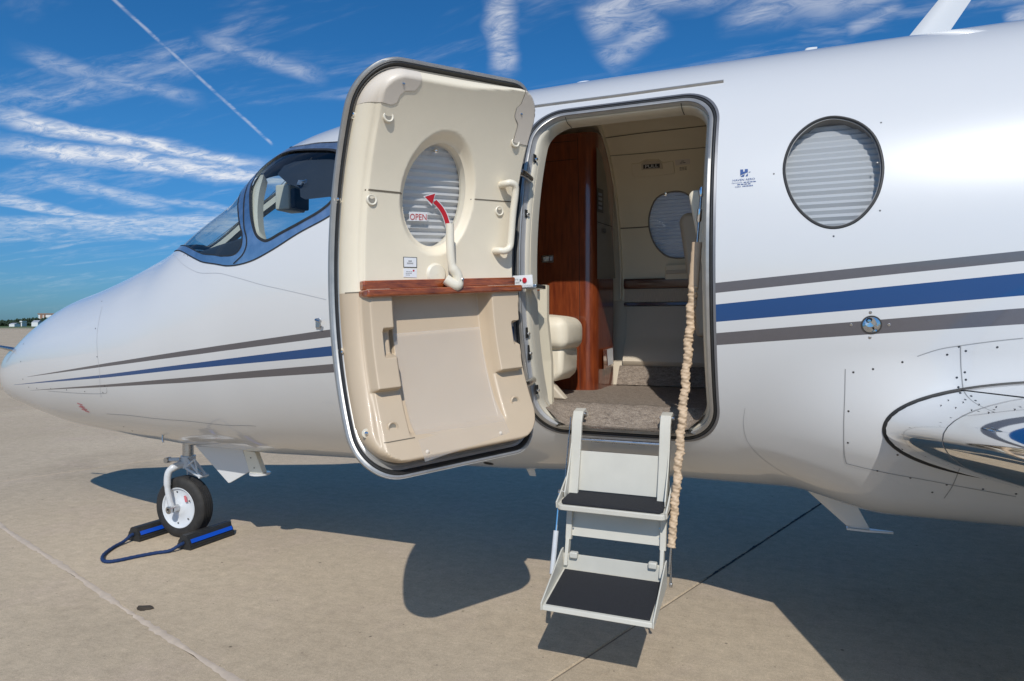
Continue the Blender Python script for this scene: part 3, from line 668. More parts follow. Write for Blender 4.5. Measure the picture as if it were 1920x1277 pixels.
# ---------------------------------------------------------------- wings
def airfoil(n=40):
    t = .5*(1-np.cos(np.linspace(0, math.pi, n))); th = .166
    y = 5*th*(.2969*np.sqrt(t)-.126*t-.3516*t**2+.2843*t**3-.1036*t**4)
    return t, y
def build_wing(side):
    """side -1: towards the camera, +1: the far one"""
    t, y = airfoil(); root_x, root_z, span, sweep, dih = .30, 1.092, 5.9, .395, .044
    ys = np.linspace(-.45, span, 40)
    def pt(b, k, up):
        ch = 2.25-(2.25-.95)*max(b, 0)/span; x = root_x+b*sweep+t[k]*ch*1.0; z = root_z+b*dih+(1 if up else -1)*y[k]*ch*(1.0-.25*max(b, 0)/span)+.02*t[k]
        return (x, YC+side*(.75+b), z)
    LEK = 8       # chord stations of the polished leading edge
    def patch(name, ks_up, ks_lo, m, parent):
        V = []; loop = [(k, True) for k in ks_up]+[(k, False) for k in ks_lo]
        for b in ys: V += [pt(b, k, u) for k, u in loop]
        n = len(loop); Fc = [(i*n+j, i*n+j+1, (i+1)*n+j+1, (i+1)*n+j) for i in range(len(ys)-1) for j in range(n-1)]
        if side > 0: Fc = [f[::-1] for f in Fc]
        return mesh_obj(name, V, Fc, m, parent, True)
    N = len(t)
    w = patch('wing', list(range(N-1, LEK-1, -1)), [], 'white_paint', jet)
    patch('wing_underside', [], list(range(LEK, N)), 'white_paint', w)
    le = patch('leading_edge', list(range(LEK, -1, -1)), list(range(1, LEK+1)), 'chrome', w)
    tipv = [pt(span, k, True) for k in range(N-1, -1, -1)]+[pt(span, k, False) for k in range(1, N)]
    mesh_obj('wing_tip', [(p[0], p[1]+side*.003, p[2]) for p in tipv], [tuple(range(len(tipv)))], 'white_paint', w)
    if side < 0:
        V = []
        for b in ys[2:]: 
            p = np.array(pt(b, LEK, True)); V += [p+(0, 0, .002), p+(.008, 0, .002)]
        mesh_obj('edge_joint', V, [(2*i, 2*i+2, 2*i+3, 2*i+1) for i in range(len(ys)-3)], 'black_gap', w)
        V = []
        for k, u in [(k, True) for k in range(LEK, -1, -1)]+[(k, False) for k in range(1, LEK+1)]:
            for b in (.315, .319):
                p = np.array(pt(b, k, u)); c = np.array(pt(b, LEK, True)); c[2] = root_z; d = p-c; V.append(p+d/np.linalg.norm(d)*.0012)
        mesh_obj('edge_joint', V, [(2*i, 2*i+2, 2*i+3, 2*i+1) for i in range(len(V)//2-1)], 'seam_grey', w)
        for b in np.arange(.12, 1.6, .075):
            for k in (5, 6):
                p = np.array(pt(b+(.03 if k == 5 else 0), k, True)); 
                if k == 6 or b < .35: dot(RIVET, 'rivet', p+(0, 0, .0015), (0, 0, 1), w, 1.0)
    return pt
wing_pt = build_wing(-1); build_wing(1)
def root_gasket():
    """dark rubber line where the polished edge meets the fairing"""
    t, y = airfoil(); P = []
    for k, u in [(k, True) for k in range(15, -1, -1)]+[(k, False) for k in range(1, 17)]:
        best = None
        lo, hi = -.45, .9
        if inside(np.array(wing_pt(lo, k, u))) and not inside(np.array(wing_pt(hi, k, u))):
            for _ in range(24):
                m = (lo+hi)/2
                if inside(np.array(wing_pt(m, k, u))): lo = m
                else: hi = m
            best = np.array(wing_pt(hi, k, u))
        if best is not None: P.append(best)
    P = catmull(P, 5)
    MB().tube([tuple(p) for p in P], .0065, 8).build('root_gasket', 'rubber', fus)
root_gasket()
seam([(1397, 765), (1394, 795), (1402, 828), (1430, 860), (1470, 887), (1505, 903)], .0018, 'seam_light')
dh = cast(916, 869)
if dh: dot(disc_mesh('drain_hole', .028, .001, 'black_gap', 20), 'drain_hole', spt(*dh, .0005), spt(*dh, 1)-spt(*dh, 0), fus)
# lamp behind a round lens in the side
def skin_frame(u, v):
    c = cast(u, v); n = spt(*c, 1)-spt(*c, 0); return spt(*c), n
p, n = skin_frame(*light_px)
MB().lathe([(-.05, .001), (-.045, .018), (-.03, .026), (-.002, LIGHT_R+.001)], p, n, 28, cap=False).build('side_lamp', 'chrome', jet)
MB().lathe([(-.004, LIGHT_R+.0005), (.001, LIGHT_R*.8), (.003, .0005)], p, n, 28, cap=False).build('lamp_lens', 'cabin_glass', bpy.data.objects['side_lamp'])
MB().lathe([(0, LIGHT_R+.004), (.0018, LIGHT_R+.004), (.0018, LIGHT_R-.001), (0, LIGHT_R-.001)], p, n, 32, cap=False).build('lamp_ring', 'dark_metal', bpy.data.objects['side_lamp'])
for u, v in ((1632, 586), (1596, 609), (1667, 609), (1631, 633)): sdot(SCREW, 'screw', u, v, bpy.data.objects['side_lamp'], .8)

# ---------------------------------------------------------------- antennas, probes
def blade(name, base, tip, th, m='white_paint', foot=None):
    """swept blade on the centre line: base/tip = (x0, x1, z)"""
    mb = MB(); n = 10; V = []
    for (x0, x1, z), k in ((base, 1), (tip, .55)):
        c = x1-x0; prof = [(0, 0), (.12, .8), (.35, 1), (.7, .7), (1, 0), (.7, -.7), (.35, -1), (.12, -.8)]
        V.append([(x0+c*a, YC+th*k*b, z) for a, b in prof])
    mb.prism(V[0], V[1])
    o = mb.build(name, m, jet, auto=35)
    if foot: MB().prism([(a, b, foot[2]) for a, b in foot[0]], [(a, b, foot[2]+foot[3]) for a, b in foot[0]]).build('foot_plate', m, o, bevel=.002)
    return o
blade('antenna', (.43, .60, 2.735), (.69, .81, 3.06), .014)
blade('antenna', (.0, .08, 2.74), (.04, .09, 2.80), .010)
MB().lathe([(-.01, .075), (.014, .072), (.022, .055), (.025, .001)], (-1.05, YC-.02, 2.745), (0, 0, 1), 32, cap=False).build('antenna', 'white_print', jet)
blade('antenna', (.005, .215, .708), (.225, .315, .515), .012, foot=([(.215, YC-.018), (.30, YC-.022), (.41, YC-.006), (.41, YC+.006), (.30, YC+.022), (.215, YC+.018)], None, .507, .010))
blade('antenna', (-1.42, -1.36, .69), (-1.385, -1.345, .625), .008)
c = spx(25, 654); d0 = Vector((-.26, -.03, .015))
MB().tube([Vector(c)+Vector((.04, 0, -.01)), Vector(c)+d0*.25, Vector(c)+d0*.55+Vector((0, 0, .008)), Vector(c)+d0*1.6], [.017, .015, .011, .009], 14).build('pitot_probe', 'bare_metal', jet)
q = spx(305, 816); MB().tube([q+(0, 0, .02), q+(0, 0, -.03), q+(.012, -.004, -.045)], .006, 8).build('drain_tube', 'bare_metal', jet)
seam([(12, 679), (22, 664), (30, 655)], .008, 'seam_light')
# rain gutter above the door
gut = [cast(996, 201), cast(1080, 190), cast(1165, 179), cast(1260, 166), cast(1357, 153)]
A = catmull(gut, 8); V = []
for x, a in A:
    for (da, e) in ((0, .0005), (0, .009), (.009, .009), (.012, .0005)): V.append(spt(x, a-da+.0, e))
mesh_obj('rain_gutter', V, [(4*i+j, 4*i+4+j, 4*i+5+j, 4*i+1+j) for i in range(len(A)-1) for j in range(3)]+[(0, 1, 2, 3), tuple(4*(len(A)-1)+j for j in (3, 2, 1, 0))], 'rim_grey', jet)

# ---------------------------------------------------------------- door frame in the fuselage side
mat('seal_grey', (.20, .20, .21), .4, metal=.4)
def jamb_loop(inset, depth):
    return [(x, near_y(x, z)+depth, z) for x, z in rrect(DX0+inset, DX1-inset, DZ0+inset, DZ1-inset, max(.02, DRC-inset*.8))]
def ring(name, loops, m, parent, smooth=True, auto=40):
    L_ = [jamb_loop(a, b) for a, b in loops]; n = len(L_[0])
    # loops have different point counts after inset: resample by angle index
    def res(P, k=260):
        P = np.array(P); Q = np.r_[P, P[:1]]; d = np.r_[0, np.cumsum(np.linalg.norm(np.diff(Q, axis=0), axis=1))]; s = np.linspace(0, d[-1], k, endpoint=False)
        return np.stack([np.interp(s, d, Q[:, i]) for i in range(3)], 1)
    L_ = [res(P) for P in L_]
    # align starts
    for i in range(1, len(L_)):
        k = int(np.argmin(np.linalg.norm(L_[i]-L_[0][0], axis=1))); L_[i] = np.roll(L_[i], -k, 0)
    n = len(L_[0]); V = [p for P in L_ for p in P]; Fc = [(i*n+j, i*n+(j+1) % n, (i+1)*n+(j+1) % n, (i+1)*n+j) for i in range(len(L_)-1) for j in range(n)]
    return mesh_obj(name, V, Fc, m, parent, smooth, auto=auto)
frame = ring('door_frame', [(-.006, .0005), (-.005, -.002), (.004, -.003), (.006, .004)], 'seal_grey', jet)
ring('door_seal', [(.006, .004), (.008, -.001), (.012, -.003), (.016, -.001), (.018, .010)], 'rubber', frame)
ring('inner_rim', [(.018, .010), (.019, .001), (.030, .000), (.034, .003), (.035, .010)], 'rim_grey', frame)
ring('jamb', [(.035, .010), (.036, .035), (.038, .052)], 'grey_paint', frame)
mat('lining', (.66, .60, .48), .4, coat=.1, var=.02, vscale=6)
ring('jamb_lining', [(.038, .052), (.042, .051), (.047, .056), (.052, .070), (.056, .100), (.058, .15)], 'lining', frame)
for xj in (-.985, -.462):
    yj = near_y(xj, DZ1-.06); mb_ = MB().add([(xj-.0015, yj+.040, DZ1-.0375), (xj+.0015, yj+.040, DZ1-.0375), (xj+.0015, yj+.058, DZ1-.052), (xj-.0015, yj+.058, DZ1-.052), (xj+.0015, yj+.08, DZ1-.0575), (xj-.0015, yj+.08, DZ1-.0575), (xj+.0015, yj+.14, DZ1-.0605), (xj-.0015, yj+.14, DZ1-.0605)], [(0, 1, 2, 3), (3, 2, 4, 5), (5, 4, 6, 7)]); mb_.build('lining_joint', 'black_gap', frame, smooth=False)
def joint_box(name, px, castf, e, th, m, parent, bevel=0., **kw):
    A = [castf(u, v, e) for u, v in px]; B = [castf(u, v, e+th) for u, v in px]; return MB().prism(A, B).build(name, m, parent, bevel=bevel, smooth=bevel > 0, **kw)
# latch pockets and rollers in the forward jamb
def jamb_pt(u, v, y=.05, dy=0.):
    """forward jamb side plane: x fixed"""
    r_ = ray(u, v); X = DX0+.0395; t = X/r_[0]; return CAM+r_*t
for (u, v, w, h) in ((989, 287, 5, 14), (977, 399, 5, 13), (982, 624, 6, 18), (994, 662, 7, 26), (996, 735, 5, 16)):
    z = CAMH+(HV-v)/F*3.02; x = DX0+.036+(.008 if z > 2.2 else 0)+(.01 if z < 1.2 else 0); y = near_y(max(x, DX0+.02), z)+.045
    mb = MB().box((x+.003, y, z), (.004, .032, h*.0026)); o = mb.build('latch_pocket', 'black_gap', frame, smooth=False)
    MB().lathe([(-.001, .007), (.012, .007), (.014, .004)], (x+.004, y-.003, z-.004), (1, 0, 0), 14).build('latch_roller', 'chrome', o)

# ---------------------------------------------------------------- cabin shell
dj = [(x, math.asin((z-ZI)/HI)) for x, z in rrect(DX0+.054, DX1-.054, max(DZ0+.07, 1.0), DZ1-.052, .11)]
wp_in = [(x, math.asin(max(-1, min(1, (float(skin(np.array([x]), np.array([a]))[0][2])-ZI)/HI)))) for x, a in grow(win_poly, 1.1)]
gu = np.arange(XF, XA+.01, .045); gv = np.linspace(-math.pi/2-.2, 1.5*math.pi-.2, 150)
g1 = in_poly(dj); g2 = in_poly(fw_poly); g3 = in_poly(wp_in)
FLOOR = 1.10
def cabin_label(t, p):
    if any(t): return None
    z = ZI+HI*math.sin(sum(q[1] for q in p)/len(p)); 
    return 'low' if z < 1.62 else 'up'
CG = split_grid(gu, gv, [g1, g2, g3], cabin_label)
cab = surf_mesh('cabin_lining', [CG['up'], CG['low']], inner, ['cabin_cream', 'cabin_tan'], jet, flip=True)
# upper edge of the far wall and details, as strips along x at given heights
def wall_strip(name, x0, x1, prof, m, parent, n=30):
    """prof: list of (z, e) from top to bottom on the far wall"""
    V = []; xs_ = np.linspace(x0, x1, n)
    for x in xs_: V += [inner(np.array([x]), np.array([zphi(z)]), e)[0] for z, e in prof]
    k = len(prof); return mesh_obj(name, V, [(i*k+j, i*k+j+1, (i+1)*k+j+1, (i+1)*k+j) for i in range(n-1) for j in range(k-1)], m, parent, True, auto=40)
wall_strip('wood_rail', -1.02, 2.5, [(1.765, -.01), (1.762, .025), (1.752, .034), (1.72, .034), (1.70, .026), (1.697, -.01)], 'dark_wood', cab)
wall_strip('fabric_strip', -1.02, 2.5, [(1.699, -.01), (1.697, .012), (1.612, .012), (1.609, -.01)], 'fabric', cab)
wall_strip('wood_bead', -1.02, 2.5, [(1.608, -.01), (1.606, .022), (1.590, .022), (1.588, -.01)], 'dark_wood', cab)
wall_strip('dado_panel', -1.00, 2.5, [(1.587, -.01), (1.583, .012), (1.40, .016), (1.355, .022), (1.32, .036), (1.26, .04), (1.225, .038), (1.212, .02), (1.21, -.01)], 'cabin_tan', cab)
wall_strip('carpet_kick', -1.02, 2.5, [(1.21, .012), (1.20, .022), (1.12, .028), (1.085, .03)], 'carpet', cab)
def wall_line(px, w, m, name='lining_seam', e=.003):
    P = [fcast(u, v, e) for u, v in px]; P = catmull(P, 6); V = []
    for i, p_ in enumerate(P):
        t = P[min(i+1, len(P)-1)]-P[max(i-1, 0)]; t /= np.linalg.norm(t); n = np.array([0, -(p_[1]-YC)/WI**2, -(p_[2]-ZI)/HI**2]); n /= np.linalg.norm(n); s = np.cross(t, n); V += [p_-s*w/2, p_+s*w/2]
    return mesh_obj(name, V, [(2*i, 2*i+2, 2*i+3, 2*i+1) for i in range(len(P)-1)], m, cab)
mat('lining_dark', (.16, .13, .09), .7)
wall_line([(1159, 428.5), (1190, 427), (1217, 425)], .007, 'lining_dark')
wall_line([(1136, 293), (1200, 288), (1262, 282), (1328, 276)], .004, 'lining_dark')
wall_line([(1126, 260), (1200, 250), (1262, 243), (1332, 235)], .006, 'lining_dark')
# far window: pleated shade behind a clear pane
def shade(name, poly, mapf, dz, amp, parent, m='shade_white', flipn=False):
    """pleated blind filling a (u, v) polygon: mapf(u, v, e) -> point; pleats run along u"""
    P = np.array(poly); c = P.mean(0); lo, hi = P.min(0), P.max(0); n = int((hi[1]-lo[1])/dz); V = []; Fc = []
    def span(v):
        xs_ = []
        for a, b in zip(P, np.roll(P, -1, 0)):
            if (a[1] > v) != (b[1] > v): xs_.append(a[0]+(v-a[1])*(b[0]-a[0])/(b[1]-a[1]))
        return (min(xs_), max(xs_)) if len(xs_) > 1 else (c[0]-.001, c[0]+.001)
    rows = []
    for i in range(2*n+1):
        v = lo[1]+.0005+(hi[1]-lo[1]-.001)*i/(2*n); a, b = span(v); e = amp if i % 2 else 0.
        e += amp*.12*math.sin(i*1.7)
        rows.append([mapf(a+(b-a)*k/8, v, e) for k in range(9)])
    for r_ in rows: V += r_
    Fc = [(i*9+k, i*9+k+1, (i+1)*9+k+1, (i+1)*9+k) for i in range(len(rows)-1) for k in range(8)]
    return mesh_obj(name, V, Fc, m, parent, False)
def pane_from(name, poly, mapf, m, parent):
    c = np.mean(poly, 0); V = [mapf(*c, 0.)]; k = 5; n = len(poly)
    for j in range(1, k+1): V += [mapf(*(c+(np.array(p_)-c)*j/k), 0.) for p_ in poly]
    Fc = [(0, 1+i, 1+(i+1) % n) for i in range(n)]
    for j in range(k-1): Fc += [(1+j*n+i, 1+(j+1)*n+i, 1+(j+1)*n+(i+1) % n, 1+j*n+(i+1) % n) for i in range(n)]
    return mesh_obj(name, V, Fc, m, parent, True)
im = lambda x, a, e: inner(np.array([x]), np.array([a]), e)[0]
pane_from('outer_window', grow(fw_poly, 1.06), lambda x, a, e: skin(np.array([x]), np.array([a]), -.004)[0], 'cabin_glass', jet)
fwin = pane_from('cabin_window', grow(fw_poly, 1.02), lambda x, a, e: im(x, a, -.004+e), 'cabin_glass', cab)
shade('window_shade', grow(fw_poly, 1.05), lambda x, a, e: im(x, a, -.02-e), .024, .008, fwin)
MB().tube([im(x, a, .001) for x, a in fw_poly], .005, 8, closed=True).build('window_rim', 'cabin_grey', fwin)
q = fcast(1248, 364, .004); MB().lathe([(0, .012), (.012, .010), (.014, .001)], q, (0, -1, -.3), 14, cap=False).build('shade_knob', 'chrome', fwin)
# emergency exit handle, placard, tray on the far wall
fc = lambda u, v, e: fcast(u, v, e)
h = joint_box('exit_handle_plate', [(1184, 307), (1200, 306), (1208, 300), (1235, 299), (1243, 305), (1262, 302), (1266, 325), (1240, 329), (1190, 333), (1185, 326)], fc, -.003, .010, 'cabin_cream', cab, .003)
joint_box('exit_handle', [(1202, 308), (1209, 302), (1234, 301), (1241, 307), (1243, 316), (1203, 319)], fc, .006, .006, 'cabin_tan', h, .002)
joint_box('exit_label', [(1206, 309), (1237, 306.5), (1237, 314.5), (1206, 316.5)], fc, .0125, .0015, 'black_print', h)
def text_on(body, size_px, u, v, castf, e, m, parent, name, slope=0., shear=0., wpx=None):
    V, Fc = text_mesh(body, 1.0); xs_ = [p_[0] for p_ in V]; k = (wpx/(max(xs_)-min(xs_))) if wpx else size_px
    out = [castf(u+x*k, v-y*size_px+x*k*slope, e) for x, y, _ in V]
    return mesh_obj(name, out, Fc, m, parent)
def print_bar(u, v, w, h, castf, e, m, parent, slope=0., n=5):
    """a line of print too small to read: word-length dashes"""
    cuts = np.linspace(0, 1, n+1)
    for i in range(n):
        a, b = u-w/2+w*(cuts[i]+.02), u-w/2+w*(cuts[i+1]-.03); k = lambda x: (x-u)*slope
        mesh_obj('print_mark', [castf(a, v+k(a), e), castf(b, v+k(b), e), castf(b, v-h+k(b), e), castf(a, v-h+k(a), e)], [(0, 1, 2, 3)], m, parent)
text_on('PULL', 8.5, 1221.5, 314.4, fc, .0145, 'white_print', h, 'lettering', -.09, wpx=24)
pl = joint_box('placard', [(1265.5, 300), (1293, 297.5), (1294, 308), (1266.5, 310.5)], fc, .0, .002, 'pinkish_plastic', cab)
print_bar(1280, 302.6, 6, 1.0, fc, .003, 'black_print', pl, -.09, 1); print_bar(1280, 306, 11, 1.2, fc, .003, 'black_print', pl, -.09, 2)
pl = joint_box('placard', [(1267, 312), (1294, 309.5), (1295, 319), (1268, 321.5)], fc, .0, .002, 'cabin_cream', cab)
for k in range(3): print_bar(1281, 314.2+k*2.4, 14, 1.0, fc, .003, 'lining_dark', pl, -.09, 3)
joint_box('drink_tray', [(1248, 497), (1296, 495), (1296, 524), (1247, 525)], fc, -.002, .035, 'cabin_cream', cab, .006)
joint_box('drink_tray', [(1249, 507), (1296, 505), (1296, 512), (1249, 514)], fc, .030, .012, 'cabin_tan', cab, .003)
# cream arch trim at the aft edge of the forward cabinet
V = []; angs = np.linspace(math.pi*.5-.25, zphi(1.63), 60)
for a in angs:
    for (dx, e) in ((-.016, -.02), (-.016, .022), (-.012, .028), (-.003, .028), (0.0, .022), (.002, -.02)): V.append(inner(np.array([-1.035+dx]), np.array([a]), e)[0])
mesh_obj('arch_trim', V, [(6*i+j, 6*i+6+j, 6*i+7+j, 6*i+1+j) for i in range(59) for j in range(5)], 'cabin_cream', cab, True, auto=50)
# bulkheads
def bulkhead(name, x, m, e=0.):
    V = [inner(np.array([x]), np.array([a]), e)[0] for a in np.linspace(0, 2*math.pi, 64, endpoint=False)]
    mesh_obj(name, V, [tuple(range(64))], m, cab)
bulkhead('forward_bulkhead', XF, 'cabin_tan'); bulkhead('aft_bulkhead', XA, 'cabin_tan')
# carpeted floor with the rounded drop at the door sill
def floor():
    nx, ny = 110, 34; V = []; xs_ = np.linspace(XF, XA, nx)
    for x in xs_:
        for j in range(ny):
            s = j/(ny-1); y = 3.02+(4.22-3.02)*s; z = FLOOR
            if DX0+.05 < x < DX1-.05 and y < 3.15:
                k = sstep(np.array(y), 3.03, 3.13); edge = min(1, (x-DX0-.05)/.10, (DX1-.05-x)/.10); z = FLOOR-(1-float(k))*.095*max(0, edge)
            V.append((x, y, z+.0015*math.sin(x*91+y*57)+RNG.normal()*.0012))
    return mesh_obj('carpet', V, [(i*ny+j, (i+1)*ny+j, (i+1)*ny+j+1, i*ny+j+1) for i in range(nx-1) for j in range(ny-1)], 'carpet', cab, True)
floor()
mesh_obj('carpet_joint', [(-1.03, 3.150, FLOOR+.004), (-.40, 3.135, FLOOR+.004), (-.40, 3.141, FLOOR+.004), (-1.03, 3.156, FLOOR+.004)], [(0, 1, 2, 3)], 'lining_dark', cab)
# sill plate
V = []
for x in np.linspace(DX0+.12, DX1-.10, 20):
    y0 = near_y(x, DZ0+.05); V += [(x, y0-.004, DZ0+.036), (x, y0+.012, DZ0+.041), (x, y0+.035, DZ0+.043), (x, y0+.055, DZ0+.048)]
mesh_obj('sill_plate', V, [(4*i+j, 4*i+4+j, 4*i+5+j, 4*i+1+j) for i in range(19) for j in range(3)], 'bare_metal', frame, True)
# near window: pane, gasket, shade
sk = lambda x, a, e: skin(np.array([x]), np.array([a]), e)[0]
cw = pane_from('cabin_window', grow(win_poly, 1.01), lambda x, a, e: sk(x, a, -.006+e), 'cabin_glass', jet)
MB().tube([sk(x, a, -.001) for x, a in win_poly], .0055, 8, closed=True).build('window_gasket', 'rubber', cw)
ribbon('window_reveal', grow(win_poly, .985), .010, 'seam_grey', cw, True, -.004)
shade('window_shade', grow(win_poly, 1.12), lambda x, a, e: sk(x, a, -.050-e), .026, .007, cw)
V = []; n = len(win_poly); wo = grow(win_poly, 1.06)
for x, a in wo: V += [sk(x, a, -.008), sk(x, a, -.075)]
mesh_obj('window_tunnel', V, [(2*i, 2*((i+1) % n), 2*((i+1) % n)+1, 2*i+1) for i in range(n)], 'cabin_grey', cw, True)

# ---------------------------------------------------------------- cabin furniture
def plane_cast(axis, val):
    def f(u, v, e=0.):
        r_ = ray(u, v); k = val+e; t = (k-CAM[axis])/r_[axis]; return CAM+r_*t
    return f
CX, CY = -1.044, 3.75
def cab_top(y): return min(2.56, ZI+HI*math.sqrt(max(0, 1-((y-YC)/WI)**2))-.03)
fp = [(-1.92, CY)]+[(CX-.07+.07*math.sin(R(a)), CY+.07-.07*math.cos(R(a))) for a in range(0, 91, 10)]+[(CX, y) for y in (3.9, 4.0, 4.1, 4.15)]+[(-1.92, 4.15)]
cabinet = MB().prism([(x, y, FLOOR-.02) for x, y in fp], [(x, y, cab_top(y)) for x, y in fp]).build('galley_cabinet', 'wood', jet, auto=35)
fy = plane_cast(1, CY)
def flat_line(px, w, castf, m, parent, name='panel_gap', e=-.0015, n=np.array([0, -1., 0])):
    P = [castf(u, v, e) for u, v in px]; V = []
    for i, p_ in enumerate(P):
        t = P[min(i+1, len(P)-1)]-P[max(i-1, 0)]; t /= np.linalg.norm(t); s = np.cross(t, n); V += [p_-s*w/2, p_+s*w/2]
    mesh_obj(name, V, [(2*i, 2*i+2, 2*i+3, 2*i+1) for i in range(len(P)-1)], m, parent)
flat_line([(1083, 258), (1085.5, 400), (1087, 560), (1087.5, 729)], .003, fy, 'black_gap', cabinet)
flat_line([(1012, 270), (1079, 264)], .003, fy, 'black_gap', cabinet); flat_line([(1000, 306), (1081, 298)], .003, fy, 'black_gap', cabinet)
lt = joint_box('cabinet_latch', [(1015.5, 479), (1037.5, 478), (1038, 492), (1016, 493)], fy, -.004, .006, 'bare_metal', cabinet)
joint_box('latch_button', [(1019, 481.5), (1029, 481), (1029, 489.5), (1019, 490)], fy, -.007, .004, 'cream_plastic', lt)
joint_box('latch_button', [(1031, 481), (1036, 480.8), (1036, 489.2), (1031, 489.4)], fy, -.007, .004, 'grey_paint', lt)
fx = plane_cast(0, CX)
joint_box('recess_panel', [(1118.5, 275), (1128, 292), (1136, 330), (1143, 400), (1150, 470), (1154, 522), (1120, 523)], fx, .001, .004, 'cabin_grey', cabinet)
dsp = joint_box('display', [(1120, 352), (1131.5, 356), (1131.5, 400), (1120.5, 397)], fx, .006, .004, 'black_print', cabinet)
for k in range(4): joint_box('display_key', [(1122, 361+k*8.5), (1129, 363+k*8.5), (1129, 368+k*8.5), (1122, 366+k*8.5)], fx, .0105, .001, 'far_grey', dsp)
flat_line([(1120, 416), (1148, 425)], .004, fx, 'black_gap', cabinet, e=.0065, n=np.array([1., 0, 0]))
joint_box('catch', [(1131, 428), (1136.5, 429), (1136.5, 437), (1131, 436)], fx, .006, .008, 'dark_metal', cabinet)
lit = joint_box('leaflet_holder', [(1131, 655), (1150, 650), (1151, 684), (1132, 693)], plane_cast(0, CX), .002, .018, 'shelf_wood', cabinet, .003)
joint_box('leaflet', [(1138, 656), (1149, 652.5), (1150, 681), (1140, 686)], plane_cast(0, CX), .0205, .002, 'white_print', lit)
# folding seat beside the door
def rbox(name, x0, x1, y0, y1, z0, z1, m, parent, bv, sub=0, puff=0.):
    bm = bmesh.new(); bmesh.ops.create_cube(bm, size=1.)
    for v in bm.verts: v.co = Vector(((x0+x1)/2+v.co.x*(x1-x0), (y0+y1)/2+v.co.y*(y1-y0), (z0+z1)/2+v.co.z*(z1-z0)))
    bmesh.ops.bevel(bm, geom=list(bm.edges), offset=bv, segments=5, profile=.5, affect='EDGES')
    if puff > 0:
        bmesh.ops.subdivide_edges(bm, edges=list(bm.edges), cuts=2, use_grid_fill=True)
        c = Vector(((x0+x1)/2, (y0+y1)/2, (z0+z1)/2))
        for v in bm.verts:
            a = (v.co.x-c.x)/((x1-x0)/2); b = (v.co.y-c.y)/((y1-y0)/2); d = (v.co.z-c.z)/((z1-z0)/2)
            v.co.z += puff*(1-a*a)*(1-b*b)*(1 if d > 0 else -.3); v.co.x += puff*.5*(1-d*d)*(1-b*b)*(1 if a > 0 else -1); v.co.y += puff*.5*(1-d*d)*(1-a*a)*(1 if b > 0 else -1)
    me = bpy.data.meshes.new(name); bm.to_mesh(me); bm.free(); me.materials.append(MATS[m]); me.polygons.foreach_set('use_smooth', [True]*len(me.polygons)); me.set_sharp_from_angle(angle=R(50))
    return link(bpy.data.objects.new(name, me), parent)
js = rbox('folding_seat', -1.40, -1.045, 3.20, 3.52, 1.345, 1.505, 'cream_leather', jet, .05, puff=.02)
A = [(-1.40, 3.235, 1.36), (-1.068, 3.235, 1.36), (-1.072, 3.235, 1.225), (-1.11, 3.235, 1.19), (-1.40, 3.235, 1.13)]
MB().prism(A, [(x, 3.50, z) for x, y, z in A]).build('seat_pan', 'cream_leather', js, bevel=.025)
A = [(-1.24, 3.24, 1.19), (-1.14, 3.24, 1.19), (-1.055, 3.24, FLOOR), (-1.12, 3.24, FLOOR)]
MB().prism(A, [(x, 3.30, z) for x, y, z in A]).build('seat_leg', 'cabin_tan', js, bevel=.01)
# jamb partition (cream upright just inside the forward edge)
A = [(-1.12, 2.93, 1.62), (-1.075, 3.02, 1.62), (-1.075, 3.05, 1.62), (-1.16, 3.02, 1.62)]
pp = [[(x, y+(.0 if z > 1.3 else .06+.06*(1.3-z)), z) for x, y, _ in A] for z in (1.04, 1.15, 1.30, 1.50, 1.655)]
mb = MB()
for a, b in zip(pp[:-1], pp[1:]): mb.prism(a, b)
mb.build('door_post_trim', 'cabin_cream', jet, smooth=False)
def seat(y0, y1, prof, m, label):
    o = MB().prism([(x, y0, z) for x, z in prof], [(x, y1, z) for x, z in prof]).build('cabin_seat', m, jet, bevel=.03, label=label)
    xb, zb = prof[-1][0], prof[-1][1]
    rbox('seat_cushion', xb+.06, xb+.58, y0+.01, y1-.01, 1.36, 1.52, m, o, .04, puff=.015); rbox('seat_base', xb+.1, xb+.5, y0+.06, y1-.06, FLOOR, 1.37, 'cabin_tan', o, .02)
    return o
s1 = seat(3.16, 3.55, [(-.452, 2.055), (-.435, 2.075), (-.33, 2.075), (-.17, 1.42), (-.33, 1.40)], 'cream_leather', 'cream leather seat back just inside the aft door edge')
s2 = seat(3.86, 4.20, [(-.605, 2.05), (-.575, 2.09), (-.48, 2.08), (-.33, 1.42), (-.51, 1.40)], 'cabin_tan', 'tan seat back in front of the far window')

# ---------------------------------------------------------------- cockpit interior
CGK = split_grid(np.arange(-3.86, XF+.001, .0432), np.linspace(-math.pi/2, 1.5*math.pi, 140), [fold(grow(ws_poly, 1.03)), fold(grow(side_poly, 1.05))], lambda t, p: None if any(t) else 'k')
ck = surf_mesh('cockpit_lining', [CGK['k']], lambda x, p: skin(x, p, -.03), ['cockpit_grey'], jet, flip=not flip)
V = []; P_ = catmull([(-3.0, D_(62)), (-2.91, D_(54)), (-2.845, D_(46)), (-2.80, D_(38)), (-2.755, D_(30)), (-2.705, D_(22)), (-2.65, D_(15)), (-2.62, D_(10))], 6)
for far in (0, 1):
    V = []
    for x, a in P_:
        a = math.pi-a if far else a
        for dx, e in ((-.02, -.02), (.022, -.02), (.034, -.035), (.034, -.085), (-.01, -.085)): V.append(sk(x+dx, a, e))
    mesh_obj('window_pillar', V, [(5*i+j, 5*i+(j+1) % 5, 5*i+5+(j+1) % 5, 5*i+5+j) for i in range(len(P_)-1) for j in range(5)], 'cream_plastic', ck, True, auto=40)
V = []; xs_ = np.linspace(-3.78, -2.86, 24)
